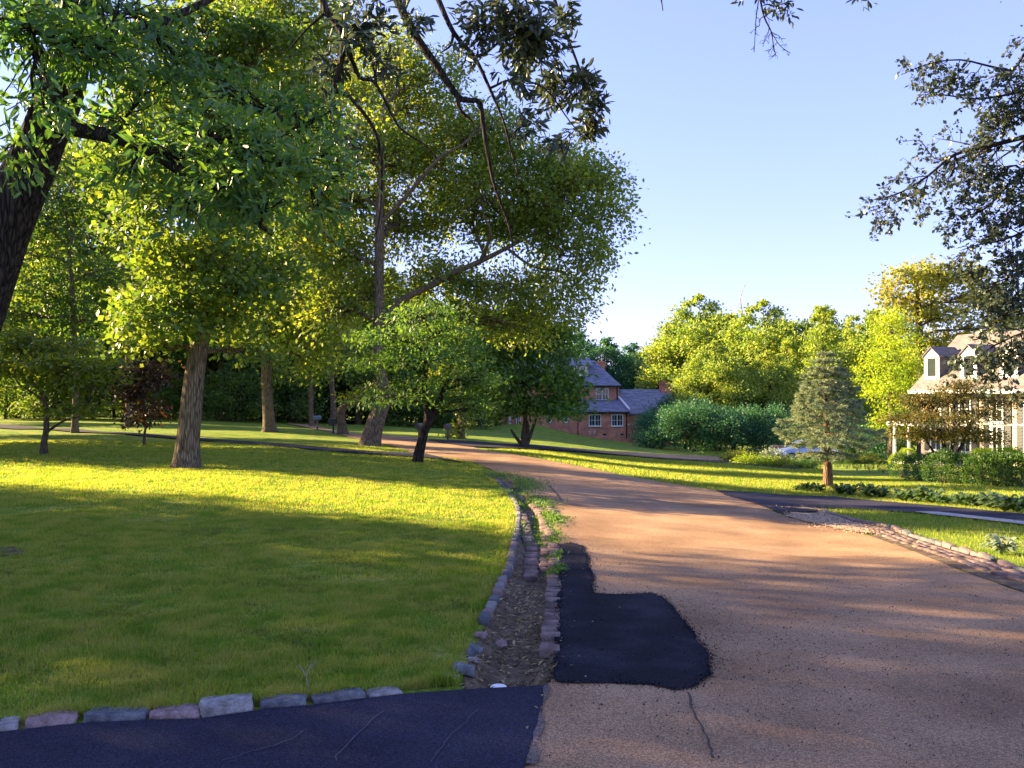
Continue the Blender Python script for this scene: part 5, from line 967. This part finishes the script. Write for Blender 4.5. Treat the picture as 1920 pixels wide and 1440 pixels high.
mb = MB(); q0, q1 = np.array([bx(1180), -.3, bz(769.5)]), np.array([bx(1160, YB + 4), 3.9, bz(746, YB + 4)]); mb.cyl(q0 + [0, 0, .12], q1 + [0, 0, .12], .13, 6); mb.build('barge_board', MT['white'], bh)
for (px, w) in ((1106, -1), (1114, 1)):
    mb = MB(); mb.cyl((bx(px), -.1, bz(814)), (bx(px), -.1, bz(809)), .05, 8); mb.cyl((bx(px), -.1, bz(809)), (bx(px + 3 * w), -.1, bz(808.5)), .05, 8); mb.build('vent_pipe', MT['white'], bh)
mb = MB()
for a, b_ in ((1130, 1137), (1163, 1169)): mb = MB(); mb.box(bx(a), bx(b_), -.015, .01, bz(816), bz(813)); mb.build('foundation_vent', MT['iron'], bh)
pass
mb = MB(); mb.box(bx(1083), bx(1084.2), -.05, .01, bz(823), bz(792)); mb.build('drain_stain_pipe', MT['iron'], bh).name = 'pipe'
mb = MB(); mb.box(bx(1177, YB + 1.6), bx(1187, YB + 1.6), 1.55, 1.595, bz(798), bz(797)); mb.build('ledge', MT['white'], bh)

# cream colonial house
D0 = 55.0; c0 = np.array([P(1714, 740, D0)[0], D0]); ang = R(-70)
ch = empty('cream_house', (c0[0], c0[1], Hs(*c0) - .5), ang); tag(ch, 'cream two storey house with brown roof, white dormers and black shutters', 'house')
zz = lambda py, Y=D0: EYE + (740 - py) / F * Y - ch.location.z
# local frame: x along the facade towards us and right, y into the house
E = zz(728); Rg = zz(628, 56.5); LEN = 12.0; DEP = 7.8
mb = MB(); mb.box(0.25, LEN, 0.3, DEP - .3, -1, E); mb.add([(0.252, .3, E), (0.252, DEP - .3, E), (0.252, DEP / 2, Rg - .15), (.5, .3, E), (.5, DEP - .3, E), (.5, DEP / 2, Rg - .15)], [(0, 2, 1), (3, 4, 5)])
mb.build('wall', surf('clapboard', [(.42, .36, .27), (.52, .45, .35)], 2, stretch=(1, 1, 30), rough=.8), ch)
mb = MB(); o_ = .35
mb.add([(-.1, -o_, E - .15), (LEN, -o_, E - .15), (LEN, DEP / 2, Rg), (-.1, DEP / 2, Rg), (-.1, DEP + o_, E - .15), (LEN, DEP + o_, E - .15), (-.1, -o_, E - .32), (LEN, -o_, E - .32), (LEN, DEP / 2, Rg - .18), (-.1, DEP / 2, Rg - .18), (-.1, DEP + o_, E - .32), (LEN, DEP + o_, E - .32)],
       [(0, 1, 2, 3), (3, 2, 5, 4), (6, 9, 8, 7), (9, 10, 11, 8), (6, 7, 1, 0), (0, 3, 9, 6), (3, 4, 10, 9)])
rf = mb.build('roof', MT['shingle'], ch)
mb = MB(); mb.box(10.2, 11.2, DEP / 2 - .6, DEP / 2 + .6, Rg - 1, Rg + 1.3); mb.build('chimney', MT['brick_o'], rf)
mb = MB(); mb.box(-.05, LEN, -o_ - .12, -o_ - .002, E - .34, E - .14); mb.build('gutter_pipe', MT['white'], ch)
slope = (Rg - E + .15) / (DEP / 2 + o_)
for xd in (.95, 3.75, 6.5, 9.2):
    y_ = .55; zb_ = E - .15 + slope * (y_ + o_) ; top = zb_ + 1.45; yb = y_ + 1.9 / slope * .9; w = .55
    mb = MB(); mb.add([(xd - w, y_, zb_ - .2), (xd + w, y_, zb_ - .2), (xd + w, y_, top), (xd, y_, top + .42), (xd - w, y_, top), (xd - w, yb, zb_ - .2), (xd + w, yb, zb_ - .2), (xd + w, yb, top), (xd, yb, top + .42), (xd - w, yb, top)],
        [(0, 1, 2, 3, 4), (1, 6, 7, 2), (5, 0, 4, 9), (6, 5, 9, 8, 7)]); d_ = mb.build('dormer', MT['shingle'], ch)
    mb = MB(); fr = [(-w - .04, -w + .2), (w - .2, w + .04)]
    for a, b_ in fr: mb.box(xd + a, xd + b_, y_ - .06, y_ - .003, zb_ - .1, top)
    mb.box(xd - w + .2, xd + w - .2, y_ - .06, y_ - .003, top - .16, top); mb.box(xd - w + .2, xd + w - .2, y_ - .06, y_ - .003, zb_ - .1, zb_ + .12)
    mb.add([(xd - w - .04, y_ - .06, top + .002), (xd + w + .04, y_ - .06, top + .002), (xd, y_ - .06, top + .46), (xd - w - .04, y_ - .004, top + .002), (xd + w + .04, y_ - .004, top + .002), (xd, y_ - .004, top + .46)], [(0, 1, 2), (1, 4, 5, 2), (0, 2, 5, 3), (0, 3, 4, 1)])
    mb.build('dormer_front', MT['white'], d_)
    mb = MB(); mb.box(xd - w + .2, xd + w - .2, y_ - .02, y_ + .05, zb_ + .12, top - .16); mb.build('pane', MT['glass'], d_)
    mb = MB()
    for sg in (-1, 1): mb.add([(xd + sg * (w + .14), y_ - .16, top - .10), (xd, y_ - .16, top + .52), (xd, yb, top + .52), (xd + sg * (w + .14), yb, top - .10), (xd + sg * (w + .14), y_ - .16, top - .03), (xd, y_ - .16, top + .60), (xd, yb, top + .60), (xd + sg * (w + .14), yb, top - .03)], [(0, 1, 2, 3), (7, 6, 5, 4), (0, 4, 5, 1), (0, 3, 7, 4)])
    mb.build('dormer_roof', MT['shingle'], d_)
for fl, (za, zb_) in enumerate([(.5 + 1.0, .5 + 2.75), (E - 2.05, E - .55)]):
    for xw in (1.5, 3.7, 5.9, 8.1, 10.3):
        window(ch, xw - .45, xw + .45, za, zb_, .297, 1, 2)
        for sg in (-1, 1):
            mb = MB(); xc = xw + sg * .72; mb.box(xc - .2, xc + .2, .24, .296, za - .03, zb_ + .03)
            for k in range(9): z_ = za + .1 + (zb_ - za - .2) * k / 8; mb.box(xc - .15, xc + .15, .222, .239, z_ - .03, z_ + .03)
            mb.build('shutter', MT['shutter'], ch)
# small white porch at the left end with posts
mb = MB(); mb.box(-2.6, .248, .6, 4.2, .0, .45); mb.build('porch_floor', MT['white'], ch)
mb = MB(); mb.box(-2.8, .248, .4, 4.4, 3.0, 3.25); mb.build('porch_roof', MT['white'], ch)
for xp, yp in ((-2.45, .75), (-1.2, .75), (0.0, .75), (-2.45, 4.0)):
    mb = MB(); mb.cyl((xp, yp, .45), (xp, yp, 3.0), .11, 12, .09); mb.box(xp - .15, xp + .15, yp - .15, yp + .15, .452, .55); mb.box(xp - .14, xp + .14, yp - .14, yp + .14, 2.9, 2.998); mb.build('porch_post', MT['white'], ch)
mb = MB(); mb.cyl((8.9, -.8, .3), (8.9, -.8, 3.0), .12, 12, .1); mb.build('porch_post', MT['white'], ch)
mb = MB(); mb.cyl((5.65, .18, 0), (5.65, .18, E - .4), .05, 8); mb.build('downspout', MT['white'], ch)

# ------------------------------------------------------------ cars
def car(name, x, y, rot, paint, label):
    root = empty(name, (x, y, Hs(x, y) + .03), rot); tag(root, label, 'car')
    st = [(-2.30, .62, .45, .62, .80), (-2.15, .76, .28, .72, .86), (-1.6, .86, .20, .90, .90), (-1.1, .90, .20, 1.0, .90), (-.9, .905, .2, 1.02, .9), (-.2, .91, .2, 1.0, .90), (.6, .91, .2, .98, .90), (1.15, .90, .2, .95, .88), (1.7, .86, .22, .86, .84), (2.1, .78, .26, .74, .78), (2.3, .62, .36, .62, .7)]
    v, f = [], []
    for (X_, w, zl, zs, k) in st:
        prof = [(w * .86, zl), (w, zl + .12), (w * 1.01, .5), (w * .97, zs - .12), (w * .88, zs)]
        ring = [(X_, -a, z) for a, z in prof] + [(X_, 0, zs + .02)] + [(X_, a, z) for a, z in prof[::-1]]; v += ring
    n_ = 11
    for i in range(len(st) - 1):
        for j in range(n_ - 1): f.append((i * n_ + j, i * n_ + j + 1, (i + 1) * n_ + j + 1, (i + 1) * n_ + j))
        f.append((i * n_ + n_ - 1, i * n_, (i + 1) * n_, (i + 1) * n_ + n_ - 1))
    f.append(tuple(range(n_))[::-1]); f.append(tuple((len(st) - 1) * n_ + j for j in range(n_)))
    mb = MB(); mb.add(v, f); body = mb.build('body', paint, root, True)
    cab = [(-1.75, .80, .97), (-1.15, .66, 1.36), (-.4, .63, 1.45), (.25, .63, 1.42), (1.15, .80, .98)]
    mb = MB(); v = []; 
    for (X_, w, z) in cab: v += [(X_, -w, z), (X_, w, z)]
    b0 = [(-1.75, -.82, .9), (-1.75, .82, .9), (1.15, -.82, .9), (1.15, .82, .9)]; v += b0
    mb.add(v, [(0, 1, 3, 2), (4, 5, 7, 6)[::1], (2, 3, 5, 4), (6, 7, 9, 8), (0, 2, 4, 6, 8, 12, 10), (1, 11, 13, 9, 7, 5, 3)]); mb.build('cabin', paint, root)
    mb = MB()
    for sg in (-1, 1):
        for quad in ([(-1.35, .965), (-1.05, 1.28), (-.42, 1.36), (-.42, .965)], [(-.34, .965), (-.34, 1.36), (.22, 1.34), (.85, .965)]):
            pts = [(X_, sg * (np.interp(z, [.9, 1.45], [.825, .635]) + .006), z) for X_, z in quad]; mb.add(pts, [(0, 1, 2, 3) if sg > 0 else (3, 2, 1, 0)])
    mb.add([(1.13, -.70, 1.005), (1.13, .70, 1.005), (.33, .56, 1.395), (.33, -.56, 1.395)], [(0, 1, 2, 3)]); mb.add([(-1.72, -.70, 1.0), (-1.72, .70, 1.0), (-1.20, .58, 1.34), (-1.20, -.58, 1.34)], [(3, 2, 1, 0)])
    mb.build('windows', MT['glass'], root)
    for X_ in (-1.38, 1.42):
        for sg in (-1, 1):
            mb = MB(); mb.cyl((X_, sg * .70, .32), (X_, sg * .93, .32), .33, 24); w_ = mb.build('wheel', MT['tyre'], root); mb = MB(); mb.cyl((X_, sg * .925, .32), (X_, sg * .945, .32), .21, 20)
            for k in range(5): a = k * 1.2566; mb.cyl((X_, sg * .95, .32), (X_ + .2 * math.cos(a), sg * .95, .32 + .2 * math.sin(a)), .03, 6)
            mb.build('rim', MT['rim'], w_)
    for sg in (-1, 1):
        mb = MB(); mb.box(2.12, 2.26, sg * .62 - .14, sg * .62 + .14, .60, .72); mb.build('headlight', MT['white'], root, bevel=.02); mb = MB(); mb.box(.78, .92, sg * .96 - .08, sg * .96 + .08, .98, 1.08); mb.build('mirror', paint, root, bevel=.02)
        mb = MB(); mb.box(-2.25, -2.16, sg * .6 - .16, sg * .6 + .16, .66, .8); mb.build('tail_light', flat('red_lens', (.4, .02, .02), .2), root, bevel=.02)
    return root
cY = 58.0; cx_ = P(1510, 800, cY)[0]
car('parked_car', cx_, cY, math.pi + .12, MT['silver'], 'silver blue sedan parked behind the flower bed and the spruce')
cY = 100.0; car('parked_car', P(829, 800, cY)[0], cY, math.pi - .7, MT['navy'], 'distant dark blue car half hidden between trunks beyond the road')
for px, lb in ((1452, 'salmon coloured flower pot beyond the bed, left one'), (1469, 'salmon coloured flower pot beyond the bed, nearer the car')):
    Yp = 62.0; c = P(px, 838, Yp); mb = MB(); mb.cyl((0, 0, 0), (0, 0, .5), .22, 14, .32); mb.cyl((0, 0, .5), (0, 0, .58), .36, 14); o = mb.build('flower_pot', MT['pinkbin'], None, loc=(c[0], Yp, Hs(c[0], Yp) + .9)); o.location.z = P(px, 850, Yp)[2]
    m2 = MB(); m2.box(-.35, .35, -.35, .35, Hs(c[0], Yp) - o.location.z - .1, -.001); m2.build('plinth', MT['brick_o'], o); tag(o, lb, 'flower pot', 'salmon flower pots by the car')

# ------------------------------------------------------------ mailboxes and pole
def mailbox(px, py, hpx, mat, label, w=.18, l=.4, rot=0.0, pm='post', Y=None):
    g = G(px, py); Y = g[1]; h = max(.9, min(1.4, hpx / F * Y)); root = empty('mailbox', (g[0], g[1], Hs(*g)), rot); tag(root, label, 'mailbox', 'mailboxes along the road')
    mb = MB(); mb.box(-.05, .05, -.05, .05, -.2, h - .26); mb.box(-.22, .22, -.04, .04, h - .34, h - .28); mb.build('post', MT[pm], root)
    n_ = 12; v = []; 
    for xx in (-l / 2, l / 2):
        v += [(xx, -w / 2, 0), (xx, w / 2, 0)] + [(xx, w / 2 * math.cos(a), .13 + w / 2 * math.sin(a)) for a in np.linspace(0, math.pi, n_)]
    m = n_ + 2; f = [tuple(range(m))[::-1], tuple(range(m, 2 * m))] + [(j, (j + 1) % m, m + (j + 1) % m, m + j) for j in range(m)]
    mb = MB(); mb.add([(a, b, c + h - .259) for a, b, c in v], f); b = mb.build('box', MT[mat], root); mb = MB(); mb.box(-.02, .05, w / 2 + .002, w / 2 + .014, h - .18, h - .02); mb.build('flag', flat('red_flag', (.5, .03, .03)), root); return root
mailbox(595, 806, 27, 'mailblue', 'grey blue mailbox on a wooden post, leftmost beside the far road', .24, .5, .5)
mailbox(625, 813, 24, 'mailblk', 'mailbox on a thin black post left of the crooked grey trunk', .25, .6, .2, 'mailblk')
mailbox(840, 825, 26, 'mailblk', 'black mailbox on a black post right of the layered green tree', .22, .5, .9, 'mailblk')
mailbox(786, 826, 17, 'mailblk', 'short mailbox with pale front half hidden behind the dark slanting trunk', .26, .55, 1.2, 'post')
g = np.array([P(903, 800, 88)[0], 88.]); mb = MB(); mb.cyl((0, 0, -.3), (0, 0, 2.7), .035, 8); mb.cyl((0, 0, 2.7), (0, 0, 2.76), .06, 8); o = mb.build('pole', MT['wpole'], None, loc=(g[0], g[1], Hs(*g))); tag(o, 'thin white pole standing before the dark wood beyond the road', 'pole')
# ivy-clad trunk beyond the road, stump-like foliage at its foot
px_tree('ivy_tree', 'tree trunk wrapped in green ivy beyond the road', 'tree', (865, 823), [(865, 825, 12), (865, 790, 11), (862, 740, 10), (860, 680, 8)],
    [(858, 812, 9, 10), (866, 795, 10, 12), (863, 770, 10, 14), (860, 745, 12, 12), (850, 700, 50, 25), (890, 690, 40, 25), (855, 820, 12, 6)], MT['L_sap'], MT['bark'], .17, .12, dens=1.6, nl=30, sig=.3, rl=.03)
for (px, py, w, lb) in [(623, 812, 11, 'slender dark trunk between the left mailboxes'), (327, 778, 8, 'sunlit slim trunk left of the big maple trunk'), (425, 785, 12, 'thick trunk in the wood right of the maple, left of a pair'), (452, 786, 12, 'thick trunk in the wood right of the maple, right of a pair'), (35, 755, 8, 'pale slim trunk at the far left of the wood'), (388, 786, 9, 'dark trunk just right of the maple trunk')]:
    Yt = {623: 72, 327: 88, 425: 80, 452: 80, 35: 88, 388: 84}[px]
    px_tree('wood_tree', lb, 'tree', (px, py), [(px, py, w), (px + 2, py - 50, w * .9), (px - 2, py - 130, w * .8), (px + 3, py - 230, w * .5)], [(px - 20, py - 190, 45, 40), (px + 25, py - 160, 40, 35), (px, py - 260, 60, 45), (px - 30, py - 120, 30, 20)], MT['L_wood'], MT['bark'], .3, .2, Y=Yt, dens=.7, nl=34, sig=.6, group='separate trunks at the edge of the wood')

# ------------------------------------------------------------ trees beyond the left edge that shade the lawn
S1 = proto('shade_giving_tree', 15, 4.6, 24, .16, MT['L_wood'], MT['bark'], 31, '', dens=.95, L=.20, W=.13, nl=46)
SG = 'trees standing left of the view'
for (p_, t_, sc) in SHADERS:
    q = PERP * p_ + SUNXY * t_; place(S1, q[0], q[1], sc, None, 'tall leafy tree beyond the left edge shading the lawn', SG)
